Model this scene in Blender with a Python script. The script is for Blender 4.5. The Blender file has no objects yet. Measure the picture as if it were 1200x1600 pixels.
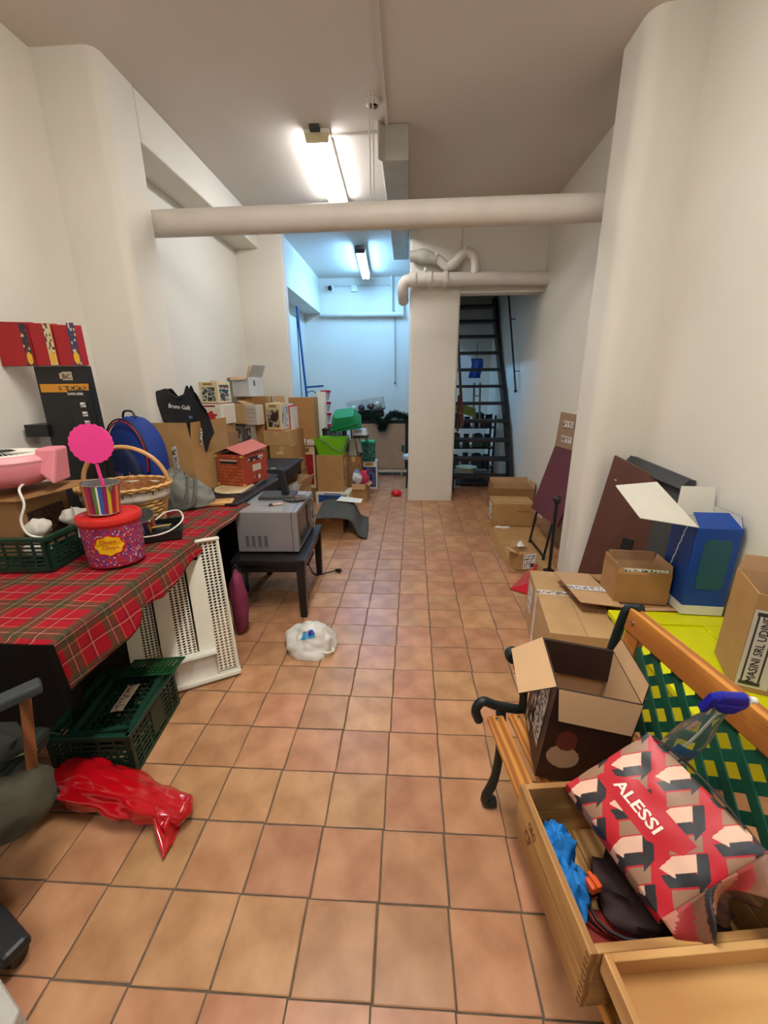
import bpy, math, random
from mathutils import Vector, Matrix, noise
random.seed(7)
sc = bpy.context.scene
COL = sc.collection
R = math.radians

# ------------------------------------------------------------------ camera
T = 0.215
CAM_H = 7.0208 * T
cam_d = bpy.data.cameras.new('camera')
cam = bpy.data.objects.new('camera', cam_d); COL.objects.link(cam)
p_, y_, r_ = 0.300602, 0.0614368, -0.0079229
F_ = Vector((-math.sin(y_)*math.cos(p_), math.cos(y_)*math.cos(p_), -math.sin(p_)))
rt = Vector((math.cos(y_), math.sin(y_), 0)); up = rt.cross(F_)
RT = rt*math.cos(r_)+up*math.sin(r_); UP = up*math.cos(r_)-rt*math.sin(r_)
M = Matrix((RT, UP, -F_)).transposed().to_4x4(); M.translation = (0, 0, CAM_H)
cam.matrix_world = M
cam_d.sensor_fit = 'HORIZONTAL'; cam_d.sensor_width = 36; cam_d.lens = 634.5/1200*36
cam_d.clip_start = 0.02
sc.camera = cam

# ------------------------------------------------------------------ view, world
vs = sc.view_settings
vs.view_transform = 'Standard'; vs.look = 'None'; vs.gamma = 1; vs.use_curve_mapping = False
vs.exposure = 0.0
w = bpy.data.worlds.new('world'); sc.world = w; w.use_nodes = True
w.node_tree.nodes['Background'].inputs[0].default_value = (0.9, 0.95, 1, 1)
w.node_tree.nodes['Background'].inputs[1].default_value = 0.05
# lamp strengths (used by the lamp builders below)
C_MAIN, C_REAR, C_FAR, C_BACK = (34, 34, 34), (83, 81, 75), (42, 44, 45), (34, 82, 150)

# ------------------------------------------------------------------ materials
def lin(c):
    o = []
    for x in c[:3]:
        x = x/255.0
        o.append(x/12.92 if x <= 0.04045 else ((x+0.055)/1.055)**2.4)
    return (o[0], o[1], o[2], 1)
MATS = {}
def base(name):
    m = bpy.data.materials.new(name); m.use_nodes = True
    return m, m.node_tree, m.node_tree.nodes['Principled BSDF']
def mat(name, col, rough=.6, metal=0, var=.06, scale=6, bump=0, bscale=40, trans=0, alpha=1, coat=0, stretch=None, rand=0, spec=.5, ior=1.45, dark=None):
    if name in MATS: return MATS[name]
    m, nt, b = base(name)
    N, L = nt.nodes.new, nt.links.new
    tc = N('ShaderNodeTexCoord'); src = tc.outputs['Object']
    if stretch:
        mp = N('ShaderNodeMapping'); mp.inputs['Scale'].default_value = stretch
        L(src, mp.inputs[0]); src = mp.outputs[0]
    nz = N('ShaderNodeTexNoise'); nz.inputs['Scale'].default_value = scale; nz.inputs['Detail'].default_value = 5
    L(src, nz.inputs['Vector'])
    mx = N('ShaderNodeMix'); mx.data_type = 'RGBA'
    c = lin(col)
    mx.inputs[6].default_value = lin(dark) if dark else tuple(x*(1-var*1.6) for x in c[:3])+(1,)
    mx.inputs[7].default_value = tuple(min(1, x*(1+var*1.6)) for x in c[:3])+(1,)
    cr = N('ShaderNodeMapRange'); cr.inputs[1].default_value = .3; cr.inputs[2].default_value = .7
    L(nz.outputs['Fac'], cr.inputs[0]); L(cr.outputs[0], mx.inputs[0])
    out = mx.outputs[2]
    if rand:
        oi = N('ShaderNodeObjectInfo'); hs = N('ShaderNodeHueSaturation')
        mr = N('ShaderNodeMapRange'); mr.inputs[3].default_value = 1-rand; mr.inputs[4].default_value = 1+rand
        L(oi.outputs['Random'], mr.inputs[0]); L(mr.outputs[0], hs.inputs['Value'])
        m2 = N('ShaderNodeMath'); m2.operation = 'MULTIPLY'; m2.inputs[1].default_value = 7.13
        m3 = N('ShaderNodeMath'); m3.operation = 'FRACT'
        mr2 = N('ShaderNodeMapRange'); mr2.inputs[3].default_value = .492; mr2.inputs[4].default_value = .509
        L(oi.outputs['Random'], m2.inputs[0]); L(m2.outputs[0], m3.inputs[0]); L(m3.outputs[0], mr2.inputs[0]); L(mr2.outputs[0], hs.inputs['Hue'])
        L(out, hs.inputs['Color']); out = hs.outputs[0]
    L(out, b.inputs['Base Color'])
    b.inputs['Roughness'].default_value = rough; b.inputs['Metallic'].default_value = metal
    b.inputs['Transmission Weight'].default_value = trans; b.inputs['Alpha'].default_value = alpha
    b.inputs['Coat Weight'].default_value = coat; b.inputs['Specular IOR Level'].default_value = spec
    b.inputs['IOR'].default_value = ior
    if bump:
        n2 = N('ShaderNodeTexNoise'); n2.inputs['Scale'].default_value = bscale; n2.inputs['Detail'].default_value = 4
        L(src, n2.inputs['Vector'])
        bp = N('ShaderNodeBump'); bp.inputs['Strength'].default_value = bump; bp.inputs['Distance'].default_value = .01
        L(n2.outputs['Fac'], bp.inputs['Height']); L(bp.outputs[0], b.inputs['Normal'])
    MATS[name] = m
    return m
def emit(name, col, s):
    if name in MATS: return MATS[name]
    m, nt, b = base(name)
    b.inputs['Base Color'].default_value = (.8, .8, .8, 1)
    b.inputs['Emission Color'].default_value = (*col, 1); b.inputs['Emission Strength'].default_value = s
    MATS[name] = m; return m
def printed(name='printed', rough=.45):
    if name in MATS: return MATS[name]
    m, nt, b = base(name)
    a = nt.nodes.new('ShaderNodeVertexColor'); a.layer_name = 'Col'
    nt.links.new(a.outputs[0], b.inputs['Base Color']); b.inputs['Roughness'].default_value = rough
    MATS[name] = m; return m
def wood(name, c1, c2, axis='y', scale=1.0, rough=.5):
    if name in MATS: return MATS[name]
    m, nt, b = base(name); N, L = nt.nodes.new, nt.links.new
    tc = N('ShaderNodeTexCoord'); mp = N('ShaderNodeMapping')
    s = {'x': (1.2, 14, 14), 'y': (14, 1.2, 14), 'z': (14, 14, 1.2)}[axis]
    mp.inputs['Scale'].default_value = tuple(k*scale for k in s)
    L(tc.outputs['Object'], mp.inputs[0])
    nz = N('ShaderNodeTexNoise'); nz.inputs['Scale'].default_value = 1.5; nz.inputs['Detail'].default_value = 6; nz.inputs['Distortion'].default_value = 1.2
    wv = N('ShaderNodeTexWave'); wv.inputs['Scale'].default_value = .9; wv.inputs['Distortion'].default_value = 5; wv.inputs['Detail'].default_value = 3
    L(mp.outputs[0], nz.inputs['Vector']); L(mp.outputs[0], wv.inputs['Vector'])
    mm = N('ShaderNodeMath'); mm.operation = 'MULTIPLY'; L(nz.outputs['Fac'], mm.inputs[0]); L(wv.outputs['Fac'], mm.inputs[1])
    cr = N('ShaderNodeValToRGB'); cr.color_ramp.elements[0].color = lin(c2); cr.color_ramp.elements[1].color = lin(c1)
    cr.color_ramp.elements[0].position = .05; cr.color_ramp.elements[1].position = .45
    L(mm.outputs[0], cr.inputs[0]); L(cr.outputs[0], b.inputs['Base Color'])
    b.inputs['Roughness'].default_value = rough
    MATS[name] = m; return m
def plaid(name):
    m, nt, b = base(name); N, L = nt.nodes.new, nt.links.new
    uv = N('ShaderNodeUVMap'); sp = N('ShaderNodeSeparateXYZ'); L(uv.outputs[0], sp.inputs[0])
    def stripe(sock, c, wd, per=.175):
        a = N('ShaderNodeMath'); a.operation = 'DIVIDE'; a.inputs[1].default_value = per; L(sock, a.inputs[0])
        f = N('ShaderNodeMath'); f.operation = 'FRACT'; L(a.outputs[0], f.inputs[0])
        k = N('ShaderNodeMath'); k.operation = 'COMPARE'; k.inputs[1].default_value = c; k.inputs[2].default_value = wd; L(f.outputs[0], k.inputs[0])
        return k.outputs[0]
    cur = None
    def mixc(fac, col, amt):
        nonlocal cur
        mu = N('ShaderNodeMath'); mu.operation = 'MULTIPLY'; mu.inputs[1].default_value = amt; L(fac, mu.inputs[0])
        mx = N('ShaderNodeMix'); mx.data_type = 'RGBA'; L(mu.outputs[0], mx.inputs[0])
        if cur is None: mx.inputs[6].default_value = lin((150, 20, 34))
        else: L(cur, mx.inputs[6])
        mx.inputs[7].default_value = lin(col); cur = mx.outputs[2]
    for s in (sp.outputs[0], sp.outputs[1]):
        mixc(stripe(s, .28, .055), (52, 66, 44), .72)
        mixc(stripe(s, .46, .055), (52, 66, 44), .72)
        mixc(stripe(s, .37, .03), (60, 24, 30), .6)
        mixc(stripe(s, .37, .010), (170, 160, 130), .6)
        mixc(stripe(s, .86, .012), (190, 150, 130), .45)
        mixc(stripe(s, .80, .016), (70, 22, 40), .5)
        mixc(stripe(s, .56, .009), (150, 140, 80), .45)
    L(cur, b.inputs['Base Color']); b.inputs['Roughness'].default_value = .9
    b.inputs['Specular IOR Level'].default_value = .15
    return m
printed()
WALL = mat('wall_plaster', (224, 218, 206), .85, var=.02, scale=1.2, bump=.35, bscale=7)
CEIL = mat('ceiling_plaster', (216, 207, 198), .9, var=.02, scale=1, bump=.2, bscale=5)
PIPE = mat('pipe_paint', (212, 204, 194), .5, var=.03, bump=.1, bscale=20)
PIPEG = mat('pipe_paint_grey', (176, 172, 162), .6, var=.06)
CARD = [mat('cardboard_%d' % i, c, .85, var=.05, scale=9, bump=.06, bscale=120) for i, c in enumerate([(176, 134, 84), (164, 120, 72), (186, 148, 102), (150, 108, 66)])]
CARDIN = mat('cardboard_inside', (190, 152, 112), .9, var=.04)
WHITEC = mat('white_card', (226, 222, 210), .7, var=.03)
BLK = mat('black_plastic', (24, 24, 26), .4, var=.1)
BLKM = mat('black_wood', (26, 24, 25), .35, var=.1, bump=.05)
DGREY = mat('dark_grey', (58, 58, 60), .6)
GRNP = mat('green_crate_plastic', (12, 50, 36), .45, var=.08)
WHT = mat('white_plastic', (232, 228, 216), .4, var=.02)
INK = mat('black_ink', (25, 25, 28), .6, var=0)
INKW = mat('white_ink', (232, 230, 224), .6, var=0)
INKR = mat('red_ink', (176, 60, 50), .6, var=0)
INKB = mat('brown_ink', (96, 62, 40), .7, var=0)
TAPE = mat('packing_tape', (196, 160, 110), .25, var=.04)
CHROME = mat('chrome', (200, 200, 200), .2, metal=1)

# ------------------------------------------------------------------ mesh builder
ROOT = {}
class MB:
    def __init__(s, M=None): s.v = []; s.f = []; s.mi = []; s.M = M or Matrix(); s.c = []; s.uv = None; s.cur = 0
    def pt(s, p): s.v.append(s.M @ Vector(p)); return len(s.v)-1
    def poly(s, ids, m=None, c=None): s.f.append(tuple(ids)); s.mi.append(s.cur if m is None else m); s.c.append(c)
    def hexa(s, P, m=None):   # P: bottom 4 ccw, top 4 ccw
        i = [s.pt(p) for p in P]
        for q in ((3, 2, 1, 0), (4, 5, 6, 7), (0, 1, 5, 4), (1, 2, 6, 5), (2, 3, 7, 6), (3, 0, 4, 7)): s.poly([i[k] for k in q], m)
        return s
    def box(s, x0, x1, y0, y1, z0, z1, m=None):
        return s.hexa([(x0, y0, z0), (x1, y0, z0), (x1, y1, z0), (x0, y1, z0), (x0, y0, z1), (x1, y0, z1), (x1, y1, z1), (x0, y1, z1)], m)
    def slab(s, a, b, c, d, t, m=None):
        a, b, c, d = map(Vector, (a, b, c, d)); n = (b-a).cross(d-a).normalized()*t
        return s.hexa([a-n, b-n, c-n, d-n, a, b, c, d], m)
    def bar(s, a, b, w, h, m=None, upv=(0, 0, 1)):
        a, b = Vector(a), Vector(b); d = (b-a).normalized(); u = Vector(upv)
        if abs(d.dot(u)) > .95: u = Vector((1, 0, 0))
        r = d.cross(u).normalized()*w/2; u = r.cross(d).normalized()*h/2
        return s.hexa([a-r-u, a+r-u, b+r-u, b-r-u, a-r+u, a+r+u, b+r+u, b-r+u], m)
    def ring(s, c, a, b, n, fn=None):
        ids = []
        for k in range(n):
            t = 2*math.pi*k/n; f = fn(t) if fn else 1
            ids.append(s.pt(Vector(c)+(Vector(a)*math.cos(t)+Vector(b)*math.sin(t))*f))
        return ids
    def skin(s, r0, r1, m=None):
        n = len(r0)
        for k in range(n): s.poly([r0[k], r0[(k+1) % n], r1[(k+1) % n], r1[k]], m)
    def tube(s, pts, r, n=8, m=None, cap=True, smooth=0, flat=1):
        pts = [Vector(p) for p in pts]
        if smooth: pts = catmull(pts, smooth)
        rs = r if isinstance(r, (list, tuple)) else None
        prev = None; u = None
        for i, p in enumerate(pts):
            d = (pts[min(i+1, len(pts)-1)]-pts[max(i-1, 0)]).normalized()
            if u is None:
                u = Vector((0, 0, 1)) if abs(d.z) < .9 else Vector((1, 0, 0))
            u = (u-d*u.dot(d)).normalized(); q = d.cross(u)
            rr = rs[min(len(rs)-1, int(i*len(rs)/len(pts)))] if rs else r
            rg = s.ring(p, q*rr, u*rr*flat, n)
            if prev: s.skin(prev, rg, m)
            elif cap: s.poly(rg[::-1], m)
            prev = rg
        if cap: s.poly(prev, m)
        return s
    def lathe(s, prof, n=24, M=None, m=None, capb=True, capt=True, ms=None):
        M = M or Matrix(); prev = None
        for i, (r, z) in enumerate(prof):
            r = max(r, 1e-4)
            rg = s.ring(M @ Vector((0, 0, z)), M.to_3x3() @ Vector((r, 0, 0)), M.to_3x3() @ Vector((0, r, 0)), n)
            if prev: s.skin(prev, rg, ms[i-1] if ms else m)
            elif capb: s.poly(rg[::-1], m)
            prev = rg
        if capt: s.poly(prev, m)
        return s
    def grid(s, fn, nu, nv, m=None, cfn=None, uvfn=None, cu=False):
        b0 = len(s.v)
        for j in range(nv+1):
            for i in range(nu+(0 if cu else 1)): s.pt(fn(i/nu, j/nv))
        W = nu if cu else nu+1
        if uvfn: s.uv = s.uv or {}
        for j in range(nv):
            for i in range(nu):
                i1 = (i+1) % W if cu else i+1
                if uvfn: s.uv[len(s.f)] = [uvfn(a/nu, b/nv) for a, b in ((i, j), (i+1, j), (i+1, j+1), (i, j+1))]
                s.poly([b0+j*W+i, b0+j*W+i1, b0+(j+1)*W+i1, b0+(j+1)*W+i], m, cfn((i+.5)/nu, (j+.5)/nv) if cfn else None)
        return s
    def prism(s, prof, z0, z1, m=None):   # prof ccw (x,y)
        a = [s.pt((x, y, z0)) for x, y in prof]; b = [s.pt((x, y, z1)) for x, y in prof]
        s.skin(a, b, m); s.poly(a[::-1], m); s.poly(b, m); return s
    def build(s, name, mats, parent=None, smooth=None, bevel=0, solid=0, sub=0):
        RM = ROOT.get(parent.name, Matrix()) if parent else Matrix()
        inv = RM.inverted()
        me = bpy.data.meshes.new(name)
        me.from_pydata([inv @ v for v in s.v], [], s.f)
        if not isinstance(mats, (list, tuple)): mats = [mats]
        for k in mats: me.materials.append(k)
        me.polygons.foreach_set('material_index', s.mi)
        if any(c is not None for c in s.c):
            ca = me.color_attributes.new('Col', 'FLOAT_COLOR', 'CORNER'); buf = []
            for p, c in zip(s.f, s.c):
                cc = lin(c) if c is not None else (1, 1, 1, 1)
                buf.extend(list(cc)*len(p))
            ca.data.foreach_set('color', buf)
        if s.uv is not None:
            ul = me.uv_layers.new(name='UVMap'); buf = []
            for k, p in enumerate(s.f):
                for q in (s.uv.get(k) or [(0, 0)]*len(p)): buf.extend(q)
            ul.data.foreach_set('uv', buf)
        if smooth is not None:
            me.polygons.foreach_set('use_smooth', [True]*len(s.f)); me.update()
            me.set_sharp_from_angle(angle=R(smooth))
        me.update()
        o = bpy.data.objects.new(name, me); COL.objects.link(o)
        if parent: o.parent = parent; ROOT[o.name] = RM
        if bevel:
            b = o.modifiers.new('Bevel', 'BEVEL'); b.width = bevel; b.segments = 2; b.limit_method = 'ANGLE'
        if solid:
            b = o.modifiers.new('Solid', 'SOLIDIFY'); b.thickness = solid; b.offset = 0
        if sub:
            b = o.modifiers.new('Sub', 'SUBSURF'); b.levels = sub; b.render_levels = sub
        return o
def catmull(P, n):
    out = []
    for i in range(len(P)-1):
        a, b, c, d = P[max(i-1, 0)], P[i], P[i+1], P[min(i+2, len(P)-1)]
        for k in range(n):
            t = k/n
            out.append(.5*((2*b)+(c-a)*t+(2*a-5*b+4*c-d)*t*t+(3*b-a-3*c+d)*t**3))
    out.append(P[-1]); return out
def rm(loc, rz=0, rx=0, ry=0):
    return Matrix.Translation(loc) @ Matrix.Rotation(R(rz), 4, 'Z') @ Matrix.Rotation(R(ry), 4, 'Y') @ Matrix.Rotation(R(rx), 4, 'X')
def thing(name, label, cat, loc=(0, 0, 0), rz=0, group=None, rx=0, ry=0):
    o = bpy.data.objects.new(name, None); o.empty_display_size = .05; COL.objects.link(o)
    m = rm(loc, rz, rx, ry); o.matrix_world = m; ROOT[o.name] = m
    o['label'] = label; o['category'] = cat
    if group: o['group'] = group
    return o, m
def tag(o, label, cat, group=None):
    o['label'] = label; o['category'] = cat
    if group: o['group'] = group
    return o
def struct(o): o['kind'] = 'structure'; return o
def rebase(o, loc):   # move a single-mesh thing's origin to its base
    o.data.transform(Matrix.Translation(-Vector(loc))); o.location = loc; ROOT[o.name] = Matrix.Translation(loc); return o
def lettering(parent, txt, M, wd, ht, m, name='lettering', ext=.0006, bold=0):
    """text in the XY plane of M, lower left at origin, scaled to wd x ht"""
    cu = bpy.data.curves.new(name, 'FONT'); cu.body = txt; cu.extrude = .02; cu.offset = bold; cu.resolution_u = 2
    to = bpy.data.objects.new('t', cu); COL.objects.link(to)
    dg = bpy.context.evaluated_depsgraph_get(); dg.update()
    me = bpy.data.meshes.new_from_object(to.evaluated_get(dg))
    bpy.data.objects.remove(to)
    xs = [v.co.x for v in me.vertices]; ys = [v.co.y for v in me.vertices]
    if not xs: return None
    sx = wd/(max(xs)-min(xs)); sy = ht/(max(ys)-min(ys))
    RM = ROOT.get(parent.name, Matrix())
    S = Matrix.Diagonal((sx, sy, ext/.02, 1)) @ Matrix.Translation((-min(xs), -min(ys), 0))
    me.transform(RM.inverted() @ M @ S)
    me.materials.clear(); me.materials.append(m)
    o = bpy.data.objects.new(name, me); COL.objects.link(o); o.parent = parent; ROOT[o.name] = RM
    return o
def frame(o, right, upv):
    r = Vector(right).normalized(); n = r.cross(Vector(upv)).normalized(); u = n.cross(r)
    M = Matrix((r, u, n)).transposed().to_4x4(); M.translation = o; return M
def face(M, w, d, h, side):
    """frame at lower left corner of a box face seen from outside (box origin = base centre)"""
    q = {'f': ((-w/2, -d/2, 0), (1, 0, 0), (0, 0, 1)), 'b': ((w/2, d/2, 0), (-1, 0, 0), (0, 0, 1)),
         'r': ((w/2, -d/2, 0), (0, 1, 0), (0, 0, 1)), 'l': ((-w/2, d/2, 0), (0, -1, 0), (0, 0, 1)),
         't': ((-w/2, -d/2, h), (1, 0, 0), (0, 1, 0))}[side]
    return M @ frame(*q)
def decal(parent, name, FM, u0, v0, u1, v1, fn, nu=24, nv=24, off=.0015, m=None):
    mb = MB(FM)
    mb.grid(lambda a, b: (u0+(u1-u0)*a, v0+(v1-v0)*b, off), nu, nv, cfn=fn)
    return mb.build(name, m or MATS['printed'], parent)

# paint functions -------------------------------------------------------------
def rnd2(a, b, k=0): 
    x = math.sin(a*127.1+b*311.7+k*74.7)*43758.5453; return x-math.floor(x)
def paper_label(seed=0):
    def f(u, v):
        if u < .05 or u > .95 or v < .08 or v > .92: return (232, 230, 222)
        if v > .6 and u < .6: return (60, 60, 64) if int(v*18) % 2 and rnd2(int(u*14), int(v*18), seed) > .35 else (230, 228, 222)
        if v < .3: return (40, 40, 44) if rnd2(int(u*24), 1, seed) > .5 else (232, 230, 222)
        return (90, 90, 96) if int(v*16) % 2 and rnd2(int(u*12), int(v*16), seed) > .4 else (232, 230, 222)
    return f
def tape_print(bg, ink, seed=0):
    def f(u, v):
        if v < .2 or v > .8: return bg
        return ink if rnd2(int(u*40), int(v*4), seed) > .5 and (u*5) % 1 < .8 else bg
    return f
def photo(cols, bg, seed=0, n=6, k=2.5):
    def f(u, v):
        if u < .06 or u > .94 or v < .06 or v > .94: return bg
        t = noise.noise(Vector((u*k+seed*3.1, v*k, seed)))+.5*noise.noise(Vector((u*k*2.3, v*k*2.3+seed, 3)))
        return cols[int(max(0, min(.999, t*.9+.5))*len(cols))]
    return f

# ------------------------------------------------------------------ room shell
def rounded(x0, x1, y0, y1, rad, corners):
    """ccw profile, corners subset of 'sw','se','ne','nw' rounded"""
    P = []
    for cn, cx, cy, a0 in (('sw', x0, y0, 180), ('se', x1, y0, 270), ('ne', x1, y1, 0), ('nw', x0, y1, 90)):
        if cn in corners:
            ccx = cx+rad if 'w' in cn else cx-rad; ccy = cy+rad if 's' in cn else cy-rad
            for k in range(7):
                a = R(a0+15*k); P.append((ccx+rad*math.cos(a), ccy+rad*math.sin(a)))
        else: P.append((cx, cy))
    return P
HC = 3.44
YB, YF = 8.45, -4.2
GROUT = mat('grout', (98, 84, 70), .9, var=.15, scale=30)
TILE = mat('terracotta_tile', (176, 131, 96), .34, var=.16, scale=7, bump=.12, bscale=14, rand=.10, dark=(156, 106, 72))
floor = struct(MB().box(-2.4, 1.8, YF-.1, YB+.1, -.12, -.004).build('floor', GROUT))
ROOT[floor.name] = Matrix()
def tile_mesh(k):
    mb = MB(); h = (T-.0055)/2; rs = random.Random(k)
    j = [rs.uniform(-.0015, .0015) for _ in range(8)]
    c = [(-h+j[0], -h+j[1]), (h+j[2], -h+j[3]), (h+j[4], h+j[5]), (-h+j[6], h+j[7])]
    lo = [mb.pt((x, y, -.008)) for x, y in c]
    mid = [mb.pt((x, y, -.0018)) for x, y in c]
    top = [mb.pt((x*.975, y*.975, 0)) for x, y in c]
    mb.skin(lo, mid); mb.skin(mid, top); mb.poly(top)
    return mb
tms = []
cand = []
for j in range(-4, 37):
    for c in range(-12, 11):
        x = (c+.5+0.0105*j)*T-.0786; y = (j+.5)*T+.6146
        if not (-2.2 < x < 1.68 and -.3 < y < YB-.1): continue
        d = Vector((x, y, -CAM_H)); z = d.dot(F_)
        vis = 0
        if z > .2:
            u = 634.5*d.dot(RT)/z; v = -634.5*d.dot(UP)/z
            if abs(u) < 640 and abs(v) < 850:
                hid = (x < -1.25 and y > 1.2) or (x > 1.25 and y < 4.3) or (x > .62 and y < .9) or x < -1.9
                vis = 1/(z**3) if not hid else 1e-4/(z**3)
        cand.append((vis, x, y))
cand.sort(reverse=True)
protos = []
for k in range(8):
    protos.append(tile_mesh(k))
pm = []
for k, (vis, x, y) in enumerate(cand[:300]):
    if k < 8:
        o = protos[k].build('tile', TILE, floor); pm.append(o.data)
    else:
        o = bpy.data.objects.new('tile', pm[k % 8]); COL.objects.link(o); o.parent = floor
    o.location = (x, y, random.uniform(-.0008, .0003)); o.rotation_euler.z = R(.6+random.uniform(-.3, .3)+90*random.randint(0, 3))
rest = MB()
for vis, x, y in cand[300:]:
    h = (T-.0055)/2
    rest.M = rm((x, y, 0), .6)
    q = [rest.pt(p) for p in ((-h, -h, -.006), (h, -h, -.006), (h, h, -.006), (-h, h, -.006), (-h, -h, 0), (h, -h, 0), (h, h, 0), (-h, h, 0))]
    rest.poly(q[4:]); rest.skin(q[:4], q[4:])
o = rest.build('tile', TILE, floor); o['kind'] = 'stuff'

struct(MB().box(-2.5, 1.9, YF-.1, YB+.1, HC, HC+.12).build('ceiling', CEIL))
struct(MB().box(-2.5, -2.27, YF-.1, 3.33, 0, HC).build('wall_left', WALL))
struct(MB().box(-2.5, -2.15, 3.33, 5.6, 0, HC).build('wall_left_recess', WALL))
struct(MB().box(-2.5, -1.57, 5.6, 5.76, 0, HC).build('wall_left_end', WALL, bevel=.02))
mb = MB(); mb.box(-2.5, -2.02, 5.76, YB, 0, HC); mb.box(-2.02, -1.70, 5.76, YB, 2.84, HC)
struct(mb.build('wall_left_back', WALL))
struct(MB().box(-2.5, 1.9, YB, YB+.12, 0, HC).build('wall_back', WALL))
struct(MB().box(-2.5, 1.9, YF-.12, YF, 0, HC).build('wall_front', WALL))
struct(MB().box(1.6, 1.85, YF, 3.25, 0, HC).build('wall_right', WALL))
struct(MB().box(1.57, 1.85, 3.25, YB, 0, HC).build('wall_right_far', WALL))
struct(MB().prism(rounded(-2.3, -1.87, 2.98, 3.33, .07, ('se',)), 0, HC).build('trim_1', WALL, smooth=40))
struct(MB().box(-2.16, -1.86, 3.33, 5.61, 3.13, HC).build('trim_2', WALL, bevel=.015))
struct(MB().prism(rounded(1.275, 1.65, 2.93, 3.25, .10, ('sw',)), 0, HC).build('trim_3', WALL, smooth=40))
struct(MB().prism(rounded(-.004, .60, 5.42, 5.72, .03, ('sw', 'se', 'ne', 'nw')), 0, HC).build('trim_4', WALL, smooth=40))
struct(MB().box(.58, 1.58, 5.45, 5.62, 2.56, HC).build('trim_5', WALL, bevel=.01))
struct(MB().box(.50, .60, 5.72, 6.2, 0, HC).box(.50, .60, 6.2, YB, 2.5, HC).build('wall_light_block', WALL))  # unseen partition, added and cut open to keep blue light off the stairs
# shallow duct box under the ceiling with a chipped plaster end
mb = MB().box(-.235, -.02, 3.86, 6.5, 3.2, HC)
mb.slab((-.25, 3.80, HC-.002), (-.25, 3.80, 3.19), (-.20, 3.87, 3.19), (-.20, 3.87, HC-.002), .02)
struct(mb.build('trim_6', PIPEG, bevel=.02))

# ------------------------------------------------------------------ pipes and fittings
t, m = thing('ceiling_pipe', 'thick white painted pipe crossing the room just below the ceiling', 'pipe', (-.3, 3.45, 2.69))
MB().tube([(-2.14, 3.45, 2.685), (1.56, 3.45, 2.70)], .088, 28).build('pipe', PIPE, t, smooth=40)
MB().tube([(-2.14, 3.45, 2.685), (-2.10, 3.45, 2.685)], .10, 28).build('collar', PIPE, t, smooth=40)
for dx in (-.295, -.27):
    MB().tube([(dx, 3.49, 2.77), (dx, 3.49, HC)], .006, 8).build('hanger_rod', PIPE, t)
t, m = thing('ceiling_junction_box', 'round white junction cap on the ceiling above the pipe hanger', 'junction box', (-.275, 3.6, HC))
MB(rm((-.275, 3.6, HC-.03))).lathe([(.05, .03), (.05, .008), (.035, 0)], 20, capt=False).build('cap', PIPE, t, smooth=40)
t, m = thing('cable_conduit', 'flat white surface conduit running along the ceiling to the near lamp', 'conduit', (-.19, 3.2, HC))
MB().box(-.205, -.18, 1.2, 3.97, HC-.022, HC-.0005).box(-.66, -.205, 3.955, 3.975, HC-.018, HC-.0005).build('conduit', PIPE, t)
t, m = thing('drain_pipe', 'white drain pipe with an elbow across the pillar and over the stairs', 'pipe', (.7, 5.3, 2.68))
MB().tube([(-.02, 5.30, 2.68), (.3, 5.30, 2.683), (1.5, 5.32, 2.672), (1.57, 5.32, 2.67)], .072, 20).build('pipe', PIPE, t, smooth=40)
MB().tube([(0.02, 5.30, 2.68), (-.05, 5.31, 2.67), (-.085, 5.33, 2.62), (-.085, 5.40, 2.55), (-.08, 5.5, 2.5)], .066, 16, smooth=4).build('elbow', PIPE, t, smooth=40)
for x in (.02, .20, .38): MB().tube([(x, 5.30, 2.681), (x+.045, 5.30, 2.681)], .084, 20).build('collar', PIPE, t, smooth=40)
MB().tube([(.16, 5.30, 2.75), (.18, 5.30, 2.80)], .02, 8).build('clip', PIPE, t)
t, m = thing('trap_pipe', 'curved siphon trap pipe above the drain pipe on the pillar', 'pipe', (.4, 5.3, 2.75))
MB().tube([(0.0, 5.34, 2.93), (.12, 5.32, 2.93), (.30, 5.3, 2.885)], [.06, .075, .06], 16, smooth=3).build('pipe', PIPEG, t, smooth=40)
MB().tube([(.28, 5.3, 2.90), (.35, 5.3, 2.86), (.42, 5.3, 2.81), (.50, 5.3, 2.84), (.56, 5.3, 2.90), (.63, 5.3, 2.945), (.70, 5.3, 2.92), (.735, 5.3, 2.85), (.74, 5.3, 2.73)], .052, 16, smooth=4).build('trap_bend', PIPE, t, smooth=40)
for x, z in ((.28, 2.895), (.6, 2.955)): MB().bar((x, 5.3, z-.03), (x+.02, 5.3, z+.05), .10, .03).build('collar', PIPE, t, bevel=.006)
t, m = thing('back_wall_pipe', 'white pipe running along the back wall of the blue-lit room', 'pipe', (-.9, 8.37, 2.8))
MB().tube([(-1.69, 8.38, 2.81), (-.12, 8.38, 2.79)], .045, 14).build('pipe', PIPE, t, smooth=40)
for x in (-.13, -.34): MB().tube([(x, 8.40, 2.8), (x, 8.40, HC)], .022, 10).build('riser', PIPE, t, smooth=40)
t, m = thing('wall_conduit', 'thin white conduit under the ceiling of the back wall', 'conduit', (-.9, 8.43, 3.31))
MB().box(-1.6, -.35, 8.43, 8.45, 3.295, 3.32).build('conduit', PIPE, t)
t, m = thing('security_camera', 'small security camera with a black lens high on the back wall', 'camera', (-1.49, 8.4, 3.25))
MB().box(-1.54, -1.43, 8.36, 8.45, 3.21, 3.31).build('housing', WHT, t, bevel=.02)
MB(rm((-1.485, 8.36, 3.25), 0, 90)).lathe([(.042, 0), (.042, .03), (.02, .04)], 16).build('lens', BLK, t, smooth=40)
t, m = thing('junction_box', 'square white junction box high on the back wall', 'junction box', (-1.04, 8.42, 3.24))
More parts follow.
